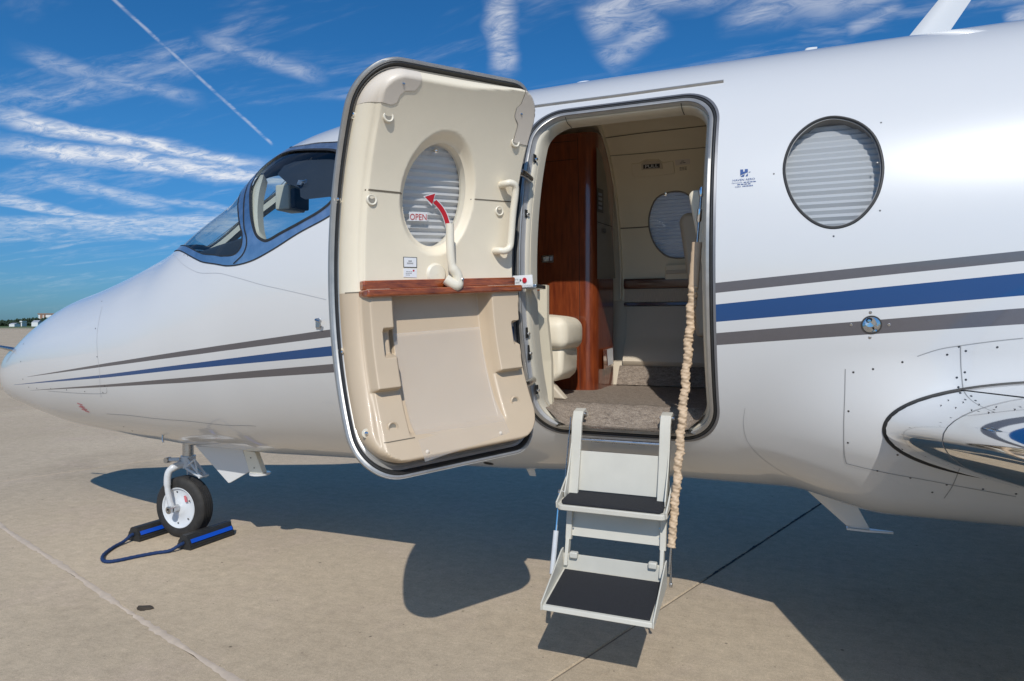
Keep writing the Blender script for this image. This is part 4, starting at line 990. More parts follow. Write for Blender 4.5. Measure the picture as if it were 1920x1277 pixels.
for x in xs_:
    for dy, e in ((-.03, -.018), (.03, -.018), (.03, -.06), (-.03, -.06)):
        p_ = sk(x, math.pi/2, e); V.append((p_[0], p_[1]+dy, p_[2]))
mesh_obj('centre_post', V, [(4*i+j, 4*i+(j+1) % 4, 4*i+4+(j+1) % 4, 4*i+4+j) for i in range(23) for j in range(4)], 'cream_plastic', ck)
rbox('compass_housing', -3.10, -2.98, 3.50, 3.66, 2.205, 2.37, 'cream_plastic', ck, .015); rbox('compass_face', -2.985, -2.945, 3.51, 3.65, 2.215, 2.34, 'cockpit_grey', ck, .01)
A = [(-3.42, 1.86), (-3.10, 1.93), (-2.92, 1.965), (-2.86, 1.95), (-2.90, 1.88), (-3.0, 1.3), (-3.42, 1.3)]
MB().prism([(x, 3.02, z) for x, z in A], [(x, 4.18, z) for x, z in A]).build('glareshield', 'cockpit_grey', ck, bevel=.015)
for y in (3.28, 3.92):
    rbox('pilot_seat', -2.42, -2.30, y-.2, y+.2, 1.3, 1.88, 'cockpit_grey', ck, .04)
mesh_obj('cockpit_floor', [(-3.5, 3.0, 1.0), (XF, 3.0, 1.0), (XF, 4.2, 1.0), (-3.5, 4.2, 1.0)], [(0, 1, 2, 3)], 'cockpit_grey', ck)
sh = [cast(u, v) for u, v in [(512, 312), (525, 296), (545, 288), (570, 285), (600, 284), (627, 284), (622, 330), (616, 357), (590, 360), (562, 363), (553, 358), (552, 340), (530, 331)]]
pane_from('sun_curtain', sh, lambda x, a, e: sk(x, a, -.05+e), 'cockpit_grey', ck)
# binder clip holding the curtain
bc = cast(561, 334); bp_ = np.array(sk(bc[0], bc[1], -.036)); bn = spt(*bc, 1)-spt(*bc, 0); bx = np.array([1, 0, 0.]); by = np.cross(bn, bx); by /= np.linalg.norm(by)
clip = thing('binder_clip', tuple(bp_), 'small silver binder clip holding the dark curtain in the cockpit side window', 'clip')
W_ = lambda a, b, c: tuple(bp_+bx*a+by*b+bn*c)
MB().prism([W_(-.028, -.016, -.008), W_(-.028, .016, -.008), W_(-.004, 0.016, -.002), W_(-.004, -.016, -.002)], [W_(-.028, -.016, .010), W_(-.028, .016, .010), W_(-.004, .016, .003), W_(-.004, -.016, .003)]).build('clip_body', 'bare_metal', clip, smooth=False)
MB().tube([W_(-.012, -.009, .008), W_(.012, -.006, .011), W_(.026, -.013, .011), W_(.031, -.008, .011), W_(.031, .008, .011), W_(.026, .013, .011), W_(.012, .006, .011), W_(-.012, .009, .008)], .0016, 6).build('clip_wire', 'chrome', clip)

# ---------------------------------------------------------------- open door
HX, HY, OM, DROP, DW, DB, DT, DRR = -1.191, 2.803, R(120.157), .06, .822, .969, 2.454, .163
ES = np.array([math.cos(OM), -math.sin(OM), 0]); IN = np.array([math.sin(OM), math.cos(OM), 0]); HP = np.array([HX, HY, 0])
def ddep(z): return .83-.83*np.sqrt(np.clip(1-((np.asarray(z, float)-1.72)/1.025)**2, 0, 1))
def dpt(s, z, n):
    s = np.asarray(s, float); z = np.asarray(z, float); nn = ddep(z)+n; return HP+s[..., None]*ES+nn[..., None]*IN+(z-DROP*s)[..., None]*UP
def d1(s, z, n): return dpt(np.array([s]), np.array([z]), np.array([n]))[0]
_td = np.arange(1.2, 3.8, .01)
def dsz(u, v, e):
    r_ = ray(u, v); lo, hi = 1.2, 3.8
    def g(t):
        P = CAM+r_*t[:, None]; q = P-HP; s = q@ES; z = P[:, 2]+DROP*s; return (q@IN)-ddep(z)-e, s, z
    a, s, z = g(_td); k = int(np.argmax(a < 0)); k = max(k, 1); tt = np.linspace(_td[k-1], _td[k], 60); a, s, z = g(tt); k = int(np.argmax(a < 0)); return float(s[k]), float(z[k])
BASE = .122
def dcast(u, v, e=0.):
    s, z = dsz(u, v, BASE+e); return d1(s, z, BASE+e)
def door_ring(name, loops, m, parent):
    def res(P, k=260):
        P = np.array(P); Q = np.r_[P, P[:1]]; d = np.r_[0, np.cumsum(np.linalg.norm(np.diff(Q, axis=0), axis=1))]; s = np.linspace(0, d[-1], k, endpoint=False); return np.stack([np.interp(s, d, Q[:, i]) for i in range(2)], 1)
    L_ = []
    for a, n in loops:
        P = res(rrect(a, DW-a, DB+a, DT-a, max(.02, DRR-a*.8)))
        if L_: P = np.roll(P, -int(np.argmin(np.linalg.norm(P-P0, axis=1))), 0)
        else: P0 = P[0]
        L_.append(dpt(P[:, 0], P[:, 1], np.full(len(P), n)))
    n = len(L_[0]); return mesh_obj(name, np.concatenate(L_), [(i*n+j, i*n+(j+1) % n, (i+1)*n+(j+1) % n, (i+1)*n+j) for i in range(len(L_)-1) for j in range(n)], m, parent, True, auto=40)
WC, WA, WB = (.440, 1.997), .139, .193
oval = [(WC[0]+WA*math.cos(a), WC[1]+WB*math.sin(a)) for a in np.linspace(0, 2*math.pi, 73)[:-1]]
g_out = in_poly(rrect(0, DW, DB, DT, DRR)); g_ov = in_poly(oval); g_ov2 = in_poly(grow(oval, 1.06))
DG = split_grid(np.linspace(-.01, DW+.01, 44), np.linspace(DB-.01, DT+.01, 80), [g_out, g_ov2], lambda t, p: 'k' if t[0] and not t[1] else None)
door = surf_mesh('cabin_door', [DG['k']], lambda s, z: dpt(s, z, 0*s), ['white_paint'], jet, normals=False)
surf_mesh('door_pan', [DG['k']], lambda s, z: dpt(s, z, 0*s+.02), ['grey_paint'], door, normals=False)
door_ring('door_rim', [(0, 0), (-.003, .008), (-.001, .018), (.006, .026), (.012, .028), (.014, .022)], 'rim_grey', door)
door_ring('door_seal', [(.013, .020), (.015, .032), (.019, .036), (.024, .030), (.026, .018)], 'rubber', door)
door_ring('rim_channel', [(.025, .018), (.027, .024), (.036, .026), (.044, .036), (.048, .036), (.049, .02)], 'rim_grey', door)
# padded trim panel as a height field over (s, z)
TS0, TS1, TZ0, TZ1, TRC = .040, .790, 1.022, 2.416, .130
def rr_dist(s, z, x0, x1, z0, z1, rc):
    qx = np.abs(s-(x0+x1)/2)-(x1-x0)/2+rc; qz = np.abs(z-(z0+z1)/2)-(z1-z0)/2+rc
    return -(np.minimum(np.maximum(qx, qz), 0)+np.hypot(np.maximum(qx, 0), np.maximum(qz, 0))-rc)
def soft_rect(s, z, x0, x1, z0, z1, w): return sstep(s, x0-w, x0+w)*sstep(s, x1+w, x1-w)*sstep(z, z0-w, z0+w)*sstep(z, z1+w, z1-w)
def trim_n(s, z):
    d = np.clip(rr_dist(s, z, TS0, TS1, TZ0, TZ1, TRC)/(.022+.028*sstep(s, .12, .45)*sstep(z, 1.05, 1.3)), 0, 1); n = .022+.092*np.sqrt(np.clip(1-(1-d)**2, 0, 1))
    n = n+.012*sstep(s, .752, .735)*sstep(d, .3, 1.)
    n = n-.006*np.exp(-((s-.742)/.006)**2)*sstep(z, 1.10, 1.2)*sstep(z, 2.3, 2.2)
    ov = np.hypot((s-WC[0])/WA, (z-WC[1])/WB); n = n-.030*sstep(ov, 1.22, .99)
    n = n-.034*soft_rect(s, z, .215, .628, 1.118, 1.70, .010)*(z < 1.64)
    lw = np.clip((1.60-z)/.3, 0, 1)
    n = n+.040*soft_rect(s, z, .640, .742, 1.280, 1.70, .007)*(z < 1.64)+.040*soft_rect(s, z, .055+.03*lw, .203, 1.295, 1.70, .007)*(z < 1.64)
    n = n-.048*soft_rect(s, z, .620, .688, 1.398, 1.492, .006)-.046*soft_rect(s, z, .040, .104, 1.402, 1.488, .006)
    return n
g_tr = in_poly(rrect(TS0, TS1, TZ0, TZ1, TRC))
cornL = in_poly([(.60, 2.5), (.607, 2.36), (.62, 2.335), (.66, 2.33), (.675, 2.315), (.68, 2.292), (.70, 2.282), (.86, 2.30), (.86, 2.5)])
cornR = in_poly([(.0, 2.5), (.145, 2.5), (.150, 2.35), (.165, 2.335), (.163, 2.305), (.135, 2.28), (.135, 2.215), (.0, 2.205)])
TG = split_grid(np.linspace(TS0-.004, TS1+.004, 108), np.linspace(TZ0-.004, TZ1+.004, 180), [g_tr, g_ov, lambda s, z: z > 1.632, cornL, cornR], lambda t, p: None if (not t[0] or t[1]) else ('corner' if t[3] else 'cornerR' if t[4] else ('up' if t[2] else 'low')))
tm = lambda s, z: dpt(s, z, trim_n(s, z))
up = surf_mesh('upper_trim', [TG['up']], tm, ['cream_leather'], door, flip=True, label='cream padded upper panel of the door'); surf_mesh('lower_trim', [TG['low']], tm, ['tan_vinyl'], door, flip=True, label='tan moulded lower panel of the door')
for ck_ in ('corner', 'cornerR'): surf_mesh('corner_cover', [TG[ck_]], lambda s, z: dpt(s, z, trim_n(s, z)+.003), ['pinkish_plastic'], door, flip=True)
# stitched seam, window reveal, pane, shade
def dline(pts, w, m, name, e=.0015):
    P = np.array(pts); n = trim_n(P[:, 0], P[:, 1])+e; C = dpt(P[:, 0], P[:, 1], n); V = []
    for i in range(len(P)):
        t = P[min(i+1, len(P)-1)]-P[max(i-1, 0)]; t = t/np.linalg.norm(t); q = np.array([-t[1], t[0]])*w/2
        for k in (-1, 1): a = P[i]+k*q; V.append(d1(a[0], a[1], n[i]))
    mesh_obj(name, V, [(2*i, 2*i+2, 2*i+3, 2*i+1) for i in range(len(P)-1)], m, door)
dline([(s, 2.000-.02*(.74-s)/.6) for s in np.linspace(.744, .592, 12)], .006, 'lining_dark', 'trim_seam'); dline([(s, 1.990-.01*(.3-s)) for s in np.linspace(.285, .075, 14)], .004, 'lining_dark', 'trim_seam')
dline([(s, 1.633) for s in np.linspace(.785, .752, 6)], .004, 'lining_dark', 'trim_seam')
dline([(.600+.0*k, z) for k, z in enumerate(np.linspace(1.10, 1.10, 2))] and [(s, 1.108) for s in np.linspace(.74, .62, 10)], .003, 'lining_dark', 'trim_seam')
V = []; n = len(oval)
for s, z in oval: V += [d1(s, z, float(trim_n(np.array(s), np.array(z)))), d1(WC[0]+(s-WC[0])*.99, WC[1]+(z-WC[1])*.99, .052)]
mesh_obj('window_reveal', V, [(2*i, 2*((i+1) % n), 2*((i+1) % n)+1, 2*i+1) for i in range(n)], 'cream_plastic', door, True)
PN = .066
dm = lambda s, z, e: d1(s, z, PN+e)
dpane = pane_from('door_window', oval, dm, 'clear_acrylic', door)
shade('window_shade', grow(oval, 1.02), lambda s, z, e: d1(s, z, .052-e), .0262, .012, dpane)
pane_from('outer_pane', grow(oval, 1.06), lambda s, z, e: d1(s, z, .002+e), 'cockpit_glass', dpane)
dwin = lambda u, v, e=0.: (lambda q: d1(q[0], q[1], PN+e))(dsz(u, v, PN+e))
text_on('OPEN', 16.5, 784.5, 412.5, dwin, .003, 'red_print', dpane, 'lettering', .03, wpx=31)
joint_box('lettering_backing', [(767, 397), (801.5, 398.5), (801, 415), (767.5, 414)], dwin, .0008, .0008, 'white_print', dpane)
arrow = catmull([(841, 428), (838, 415), (833, 401), (825, 388), (815, 377.5)], 5)
def offs(P, w):
    o = []
    for i in range(len(P)):
        t = P[min(i+1, len(P)-1)]-P[max(i-1, 0)]; t = t/np.linalg.norm(t); o.append(P[i]+np.array([-t[1], t[0]])*w)
    return o
for (w, head, e, m, nm) in ((5.4, [(809.5, 386.5), (793.5, 368), (818, 361.2)], .0012, 'white_print', 'arrow_outline'), (4.1, [(810.5, 383), (796.5, 369), (816, 363)], .0026, 'red_print', 'arrow')):
    Lf = offs(arrow, w); Rt = offs(arrow, -w); A_ = [tuple(p_) for p_ in Lf]; B_ = [tuple(p_) for p_ in Rt]; n = len(A_)
    V = [dwin(u, v, e) for u, v in A_+B_]+[dwin(u, v, e) for u, v in head]
    mesh_obj(nm, V, [(i, i+1, n+i+1, n+i) for i in range(n-1)]+[(2*n, 2*n+1, 2*n+2)], m, dpane)
q = d1(.455, 2.165, .07); MB().lathe([(-.015, .009), (.012, .009), (.016, .006), (.018, .001)], q, tuple(IN), 16, cap=False).build('shade_knob', 'chrome', dpane)
# wood shelf
def dbox(name, s0, s1, z0, z1, n0, n1, m, parent, bevel=.004, nk=1):
    P = [d1(s, z, 0)+IN*(nn) for s in (s0, s1) for z in (z0, z1) for nn in (n0, n1)]
    P = [d1(s, (z0+z1)/2, 0)+UP*(z-(z0+z1)/2)+IN*nn for s in (s0, s1) for z in (z0, z1) for nn in (n0, n1)]
    return MB().add(P, [(0, 1, 3, 2), (4, 6, 7, 5), (0, 4, 5, 1), (2, 3, 7, 6), (0, 2, 6, 4), (1, 5, 7, 3)]).build(name, m, parent, bevel=bevel)
sf = dbox('wood_shelf', .052, .752, 1.612, 1.640, .085, .186, 'shelf_wood', door, .008); dbox('shelf_back', .056, .748, 1.638, 1.674, .10, .142, 'shelf_wood', sf, .006)
# lever
lb = MB().lathe([(-.02, .046), (.010, .044), (.018, .036), (.020, .001)], d1(.434, 1.692, .118), tuple(IN), 32, cap=False).build('lever', 'cream_plastic', door)
P_ = [d1(.428, 1.684, .135), d1(.415, 1.672, .165), d1(.385, 1.648, .180), d1(.368, 1.650, .182), d1(.372, 1.685, .182), d1(.392, 1.72, .178), d1(.400, 1.78, .176), d1(.402, 1.84, .172), d1(.404, 1.885, .168)]
MB().tube(catmull(P_[1:], 5), [.021]*8+[.020]*12+[.016]*(len(catmull(P_[1:], 5))-20), 16).build('lever_arm', 'cream_plastic', lb)
dot(SCREW, 'screw', d1(.362, 1.668, .206), IN, lb, .8)
# grab handle
gh = [d1(.150, 2.052, .10), d1(.150, 2.052, .155), d1(.135, 2.054, .168), d1(.115, 2.045, .172), d1(.106, 2.02, .172), d1(.104, 1.93, .170), d1(.104, 1.83, .170), d1(.110, 1.795, .170), d1(.13, 1.782, .166), d1(.150, 1.784, .150), d1(.152, 1.785, .10)]
MB().tube(catmull(gh, 6), .0145, 16).build('grab_handle', 'cream_plastic', door)
# grommets and studs
for u, v in ((727, 219), (696, 375), (965, 267), (935, 396), (735, 801), (964, 752)):
    q = dcast(u, v, 0.); s_, z_ = dsz(u, v, BASE); nn = float(trim_n(np.array(s_), np.array(z_))); q = d1(s_, z_, nn-.004)
    o = MB().lathe([(0, .021), (.007, .0205), (.009, .018), (.007, .0135), (.002, .0125)], q, tuple(IN), 28, cap=False).build('grommet', 'cream_plastic' if v < 550 else 'tan_vinyl', door)
    MB().lathe([(.0045, .0001), (.0055, .0130)], q, tuple(IN), 20, cap=False).build('grommet_hole', 'cabin_grey', o)
for u, v in ((682, 203), (653, 367), (659, 662), (692, 814)):
    s_, z_ = dsz(u, v, BASE-.01); nn = float(trim_n(np.array(s_), np.array(z_))); q = d1(s_, z_, nn-.001)
    o = MB().lathe([(0, .016), (.003, .0155), (.0035, .001)], q, tuple(IN), 24, cap=False).build('latch_stud', 'cream_plastic', door); MB().lathe([(.002, .009), (.008, .008), (.012, .005), (.013, .0005)], q, tuple(IN), 18, cap=False).build('stud_ball', 'chrome', o)
for u, v in ((755, 157), (976, 214)):
    s_, z_ = dsz(u, v, BASE); dot(SCREW, 'screw', d1(s_, z_, float(trim_n(np.array(s_), np.array(z_)))+.003), IN, door, .8)
# placards
pl = joint_box('placard', [(756, 481.5), (782, 482.5), (782, 502), (756.5, 501.5)], lambda u, v, e: dcast(u, v, e), .004, .002, 'black_print', door); joint_box('placard_face', [(757.2, 482.7), (780.8, 483.6), (780.8, 500.8), (757.7, 500.3)], lambda u, v, e: dcast(u, v, e), .0063, .0008, 'white_print', pl)
print_bar(769, 490.8, 6.5, 2.4, dcast, .008, 'seam_grey', pl, .03, 3); print_bar(769, 495, 12, 2.6, dcast, .008, 'seam_grey', pl, .03, 6)
pl = joint_box('placard', [(756.5, 503), (781.5, 503.8), (781.5, 520.5), (756.5, 519.5)], lambda u, v, e: dcast(u, v, e), .004, .002, 'white_print', door)
for k in range(3): print_bar(766.5-k*.9+(.9 if k < 2 else 0), 510.2+k*3, (12, 12, 8)[k], 1.2, dcast, .0065, 'seam_grey', pl, .03, 3)
joint_box('red_dot', [(775.5+1.8*math.cos(a), 507.5+1.8*math.sin(a)) for a in np.linspace(0, 2*math.pi, 9)[:-1]], lambda u, v, e: dcast(u, v, e), .0062, .0008, 'red_print', pl)
# clear pocket plate
ac = [(.622, 1.474), (.233, 1.476), (.222, 1.150), (.218, 1.058), (.610, 1.020), (.605, 1.100)]
A = [d1(s, z, .112 if z > 1.2 else .124) for s, z in ac]; B = [p_+IN*.004 for p_ in A]
V = []; Fc = []; nz = 14
for j in range(nz+1):
    k = j/nz; zl = 1.474+(1.028-1.474)*k; zr = 1.476+(1.066-1.476)*k; sl = .622-.014*k; sr = .233-.013*k
    n = .104+.020*float(sstep(k, .72, .86))
    V += [d1(sl, zl, n), d1(sr, zr, n), d1(sl, zl, n+.004), d1(sr, zr, n+.004)]
for j in range(nz): a = 4*j; b = a+4; Fc += [(a, b, b+1, a+1), (a+2, a+3, b+3, b+2), (a, a+2, b+2, b), (a+1, b+1, b+3, a+3)]
ha = bpy.data.materials.new('hazy_acrylic'); ha.use_nodes = True; nn_ = ha.node_tree.nodes; ll_ = ha.node_tree.links; pb = nn_['Principled BSDF']; pb.inputs['Base Color'].default_value = (.78, .74, .70, 1); pb.inputs['Roughness'].default_value = .06
pb.inputs['Alpha'].default_value = .13; MATS['hazy_acrylic'] = ha
ap = mesh_obj('pocket_plate', V, Fc, 'hazy_acrylic', door, True, auto=30)
for u, v in ((800, 847), (937, 812)):
    s_, z_ = dsz(u, v, BASE); MB().lathe([(0, .008), (.004, .007), (.006, .004), (.0065, .0005)], d1(s_, z_, .127), tuple(IN), 16, cap=False).build('plate_button', 'pinkish_plastic', ap)
# hinge arms between frame and door
for z in (2.12, 1.22):
    a = np.array([DX0+.045, near_y(DX0+.045, z)+.03, z]); b = d1(.075, z, .05)
    MB().tube(catmull([a, (a+b)/2+np.array([.03, -.06, 0]), b], 8), .016, 10).build('hinge_arm', 'bare_metal', door)
# tag beside the hinge
fp_ = plane_cast(1, 2.735)
tg = joint_box('warning_tag', [(955.5, 517.5), (998, 515), (999.5, 537.5), (957.5, 541)], fp_, 0, .004, 'white_print', jet, label='small white tag with red button beside the door hinge')
for k, tx in enumerate(('PUSH TO', 'CLOSE DOOR')): text_on(tx, 4.6, 966.5, 526.2+k*5.6, fp_, -.001, 'black_print', tg, 'lettering', -.05, wpx=(11, 15)[k])
joint_box('arrow', [(974.5, 522.5), (978, 525.5), (974.5, 529)], fp_, -.001, .0008, 'black_print', tg)
joint_box('button', [(983.5+4.3*math.cos(a), 525.5+5.0*math.sin(a)) for a in np.linspace(0, 2*math.pi, 21)[:-1]], fp_, -.005, .006, 'red_print', tg, .001)
q = fp_(990, 541); MB().box((q[0]-.0, q[1]+.06, q[2]+.01), (.075, .12, .018)).build('tag_bracket', 'bare_metal', tg, bevel=.003)
sr_ = plane_cast(1, 2.93)
joint_box('wood_end', [(980, 536), (1012, 533), (1013, 545), (990, 549)], sr_, 0, .03, 'shelf_wood', jet, .004)
# lettering on the side
lg = [[(1388, 318.3), (1393.4, 318.0), (1393.5, 322.2), (1396.6, 322.0), (1396.5, 317.6), (1402.4, 317.2), (1402.3, 323.2), (1396.5, 325.5), (1391, 327.8), (1388.1, 329.6)],
      [(1388.2, 331.8), (1391.5, 329.2), (1396.5, 326.8), (1396.0, 329.0), (1394.6, 331.6)], [(1398.0, 330.9), (1398.8, 329.2), (1401.0, 326.4), (1402.35, 324.8), (1402.3, 330.5)]]
for i, P_ in enumerate(lg): mesh_obj('emblem', [spx(u, v, .0015) for u, v in P_], [tuple(range(len(P_)))], 'blue_print', fus)
mesh_obj('emblem', [spx(u, v, .0015) for u, v in ((1403.4, 323.6), (1405, 322.4), (1408, 322.2), (1406, 323.6))], [(0, 1, 2, 3)], 'blue_print', fus)
text_on('HAVEN AERO', 5.4, 1394.5, 339.0, spx, .0015, 'blue_print', fus, 'lettering', -.085, wpx=41.5)
text_on('Operated By', 3.0, 1382, 344.1, spx, .0015, 'blue_print', fus, 'lettering', -.085, wpx=20); print_bar(1406, 341.9, 24, 1.4, spx, .0015, 'blue_print', fus, -.085, 4)
print_bar(1395, 346.2, 26, 1.4, spx, .0015, 'blue_print', fus, -.085, 4)
text_on('CERT', 3.6, 1384, 351.8, spx, .0015, 'blue_print', fus, 'lettering', -.085, wpx=11); print_bar(1402, 349.8, 20, 2.2, spx, .0015, 'blue_print', fus, -.085, 7)
for k in range(4): print_bar(150+k*4.6, 758.5+k*4.6, 10-k*.6, 1.7, spx, .0015, 'pink_print', fus, .35, 3)
for k in range(2): print_bar(152+k*5, 764+k*5, 8, 1.3, spx, .0015, 'pink_print', fus, .35, 2)
# catch on the forward side
q = spx(600, 603); MB().tube([q, q+(.0, -.03, .008), q+(.03, -.035, .0)], .008, 8).build('probe', 'bare_metal', jet); q2 = spx(597, 606); MB().box(q2, (.03, .012, .05)).build('probe_base', 'bare_metal', jet, bevel=.004)

# ---------------------------------------------------------------- airstair
X0, X1 = -.94, -.50
st = thing_ = bpy.data.objects.new('airstair', None); link(st, jet)
def xprism(name, x0, x1, prof, m, parent, bevel=.003):
    """profile in (y, z) pushed along x"""
    return MB().prism([(x0, y, z) for y, z in prof], [(x1, y, z) for y, z in prof]).build(name, m, parent, bevel=bevel)
def bar(prof, t):
    """thick polyline in (y, z): closed profile"""
    P = [np.array(p_, float) for p_ in prof]; A = []; B = []
    for i in range(len(P)):
        d = P[min(i+1, len(P)-1)]-P[max(i-1, 0)]; d /= np.linalg.norm(d); n = np.array([-d[1], d[0]])*t/2; A.append(tuple(P[i]+n)); B.append(tuple(P[i]-n))
    return A+B[::-1]
col.objects.unlink(st); bpy.data.objects.remove(st)
st = xprism('airstair', X0+.004, X1-.004, bar([(2.975, .905), (2.955, .80), (2.945, .735)], .006), 'step_paint', jet, .001)
for x in (X0, X1-.046):
    o = xprism('stair_arm', x, x+.046, bar([(3.085, 1.052), (3.045, 1.078), (3.005, 1.070), (2.985, 1.03), (2.975, .96), (2.955, .86), (2.925, .745), (2.905, .66)], .020), 'step_paint', st)
    xprism('arm_flange', x+(.0 if x < -.7 else .040), x+(.006 if x < -.7 else .046), [(2.985, 1.0), (2.99, .93), (2.955, .74), (2.865, .715), (2.86, .74), (2.93, .86)], 'step_paint', o, .002)
    MB().tube([(x-.006, 3.02, 1.065), (x+.056, 3.02, 1.065)], .008, 10).build('hinge_pin', 'bare_metal', o)
MB().tube([(X0+.04, 2.975, .955), (X1-.04, 2.975, .955)], .009, 12).build('cross_bar', 'bare_metal', st)
# upper step: tray with rounded front corners and a black grip
def tray(name, yb, zb, yf, zf, lip, over=.016):
    x0, x1 = X0-over, X1+over; rc = .03; k = (zf-zb)/(yf-yb); zz = lambda y: zb+(y-yb)*k
    P = [(x0, yb), (x0, yf+rc)]+[(x0+rc-rc*math.cos(R(a)), yf+rc-rc*math.sin(R(a))) for a in range(15, 91, 15)]+[(x1-rc+rc*math.sin(R(a)), yf+rc-rc*math.cos(R(a))) for a in range(0, 91, 15)]+[(x1, yb)]
    mb = MB().prism([(x, y, zz(y)-lip) for x, y in P][::-1], [(x, y, zz(y)) for x, y in P][::-1]); return mb.build(name, 'step_paint', st, bevel=.003), zz
us_, zz = tray('step', 2.955, .722, 2.795, .700, .022)
P = [(X0+.012, 2.95), (X0+.002, 2.822), (X0+.014, 2.802), (X1-.014, 2.802), (X1-.002, 2.822), (X1-.012, 2.95)]
MB().prism([(x, y, zz(y)+.001) for x, y in P][::-1], [(x, y, zz(y)+.012) for x, y in P][::-1]).build('tread', 'grip_tape', us_, bevel=.003)
for x in (X0-.016, X1+.009):
    xprism('step_side', x, x+.007, [(2.80, .684), (2.795, .712), (2.84, .735), (2.93, .79), (2.965, .80), (2.955, .70)], 'step_paint', us_, .002)
# lower riser
lr = xprism('riser', X0+.012, X1-.012, bar([(2.925, .678), (2.895, .545)], .008), 'step_paint', st, .001)
for x in (X0+.002, X1-.028):
    xprism('riser_rail', x, x+.026, bar([(2.915, .70), (2.885, .53)], .024), 'step_paint', st)
    xprism('hinge_link', x+.004, x+.020, bar([(2.882, .535), (2.868, .48), (2.852, .425)], .034), 'step_paint', st)
for z, dx in ((.655, .03), (.615, .03), (.575, .03)):
    for x in (X0+dx, X1-dx): dot(SCREW, 'screw', (x, 2.895+(z-.545)*.226-.0055, z), (0, -1, .2), lr, .7)
# lower step: tilted tray with side gussets
yb, zb, yf, zf = 2.850, .412, 2.584, .350; k = (zf-zb)/(yf-yb)
ls = xprism('step', X0, X1, [(yb, zb), (yf, zf), (yf-.004, zf-.018), (yb, zb-.018)], 'step_paint', st, .003)
A = [(X0+.012, yb-.012), (X1-.012, yb-.012), (X1-.012, yf+.010), (X0+.012, yf+.010)]
MB().prism([(x, y, zb+(y-yb)*k+.001) for x, y in A][::-1], [(x, y, zb+(y-yb)*k+.006) for x, y in A][::-1]).build('tread', 'grip_tape', ls, bevel=.0015)
for x in (X0-.006, X1):
    xprism('step_side', x, x+.006, [(yb+.012, zb-.020), (yb+.012, zb+.088), (yb-.015, zb+.085), (yf-.006, zf+.010), (yf-.006, zf-.019)], 'step_paint', ls, .002)
xprism('step_back', X0, X1, [(yb+.008, zb-.01), (yb+.010, zb+.065), (yb+.004, zb+.065), (yb+.002, zb-.01)], 'step_paint', ls, .001)
for x in (X0+.05, X1-.05): MB().box((x, yb-.002, zb+.065), (.035, .028, .026)).build('hinge_block', 'step_paint', ls, bevel=.005)
# gas strut and thin pull rod
gs = MB().tube([(X0-.028, 2.785, .405), (X0-.028, 2.838, .575)], .0115, 12).build('gas_strut', 'gear_paint', st); MB().tube([(X0-.028, 2.838, .575), (X0-.028, 2.885, .735)], .004, 8).build('strut_rod', 'chrome', gs)
for p_ in ((X0-.020, 2.785, .405), (X0-.018, 2.885, .735)): MB().lathe([(-.014, .009), (.014, .009)], p_, (1, 0, 0), 12).build('strut_pivot', 'bare_metal', gs)
MB().tube([(X0-.012, 3.0, 1.05), (X0-.018, 2.92, .74)], .0025, 6).build('pull_cable', 'bare_metal', st)
MB().tube([(X1+.018, 2.90, .70), (X1+.018, 2.875, .40)], .005, 8).build('pull_rod', 'bare_metal', st)
MB().box((X1+.018, 2.875, .395), (.014, .014, .018)).build('rod_end', 'bare_metal', st, bevel=.003)
# handrail cord in a ruched cover
TOP = np.array([-.372, 2.985, 2.03]); BOT = np.array([X1+.022, 2.868, .555])
cd = MB().tube([TOP, TOP+(BOT-TOP)*.18], .0055, 10).build('handrail_cord', 'bare_metal', jet); 
MB().lathe([(-.02, .008), (0, .013), (.02, .008)], TOP, (BOT-TOP), 14).build('cord_hook', 'chrome', cd); MB().lathe([(0, .010), (.05, .010), (.055, .006)], TOP+(BOT-TOP)*.05, (BOT-TOP), 14).build('cord_clamp', 'chrome', cd)
a = TOP+(BOT-TOP)*.145; b = TOP+(BOT-TOP)*.275
V = []; dr = (BOT-TOP)/np.linalg.norm(BOT-TOP); sx = np.cross(dr, (0, 1, 0)); sx /= np.linalg.norm(sx); sy = np.cross(dr, sx)
for i in range(13):
    c = a+(b-a)*i/12
    for j in range(16): q = 2*math.pi*j/16; V.append(c+sx*math.cos(q)*(.021+.0015*math.sin(i*2.1+j))+sy*math.sin(q)*.011)
mesh_obj('cord_sleeve', V, [(i*16+j, i*16+(j+1) % 16, (i+1)*16+(j+1) % 16, (i+1)*16+j) for i in range(12) for j in range(16)], 'cord_cover', cd, True)
n = 420; V = []
for i in range(n+1):
    t = .27+.73*i/n; c = TOP+(BOT-TOP)*t; f = i/n; amp = .0014+.0014*math.sin(f*9)**2; puck = math.sin(f*330+2.5*math.sin(f*31)); loose = sstep(np.array(f), .92, .75)
    c = c+sx*(.0028*math.sin(f*52)+.0012*math.sin(f*131))*float(loose)*sstep(np.array(f), 0, .1)+sy*.003*math.sin(f*77)
    r0 = (.0185-.003*f)+amp*puck*.5*(.35+.65*float(loose))
    for j in range(18): q = 2*math.pi*j/18; rr = r0*(1+.13*math.sin(2*q+f*190+1.3*math.sin(f*47))+.09*math.sin(5*q-f*330)+.05*math.sin(f*511+q)); V.append(c+sx*math.cos(q)*rr+sy*math.sin(q)*rr*.8)
mesh_obj('cord_ruffle', V, [(i*18+j, i*18+(j+1) % 18, (i+1)*18+(j+1) % 18, (i+1)*18+j) for i in range(n) for j in range(18)], 'cord_cover', cd, True)
MB().tube([BOT, BOT+dr*.11], .005, 8).build('cord_end', 'bare_metal', cd)

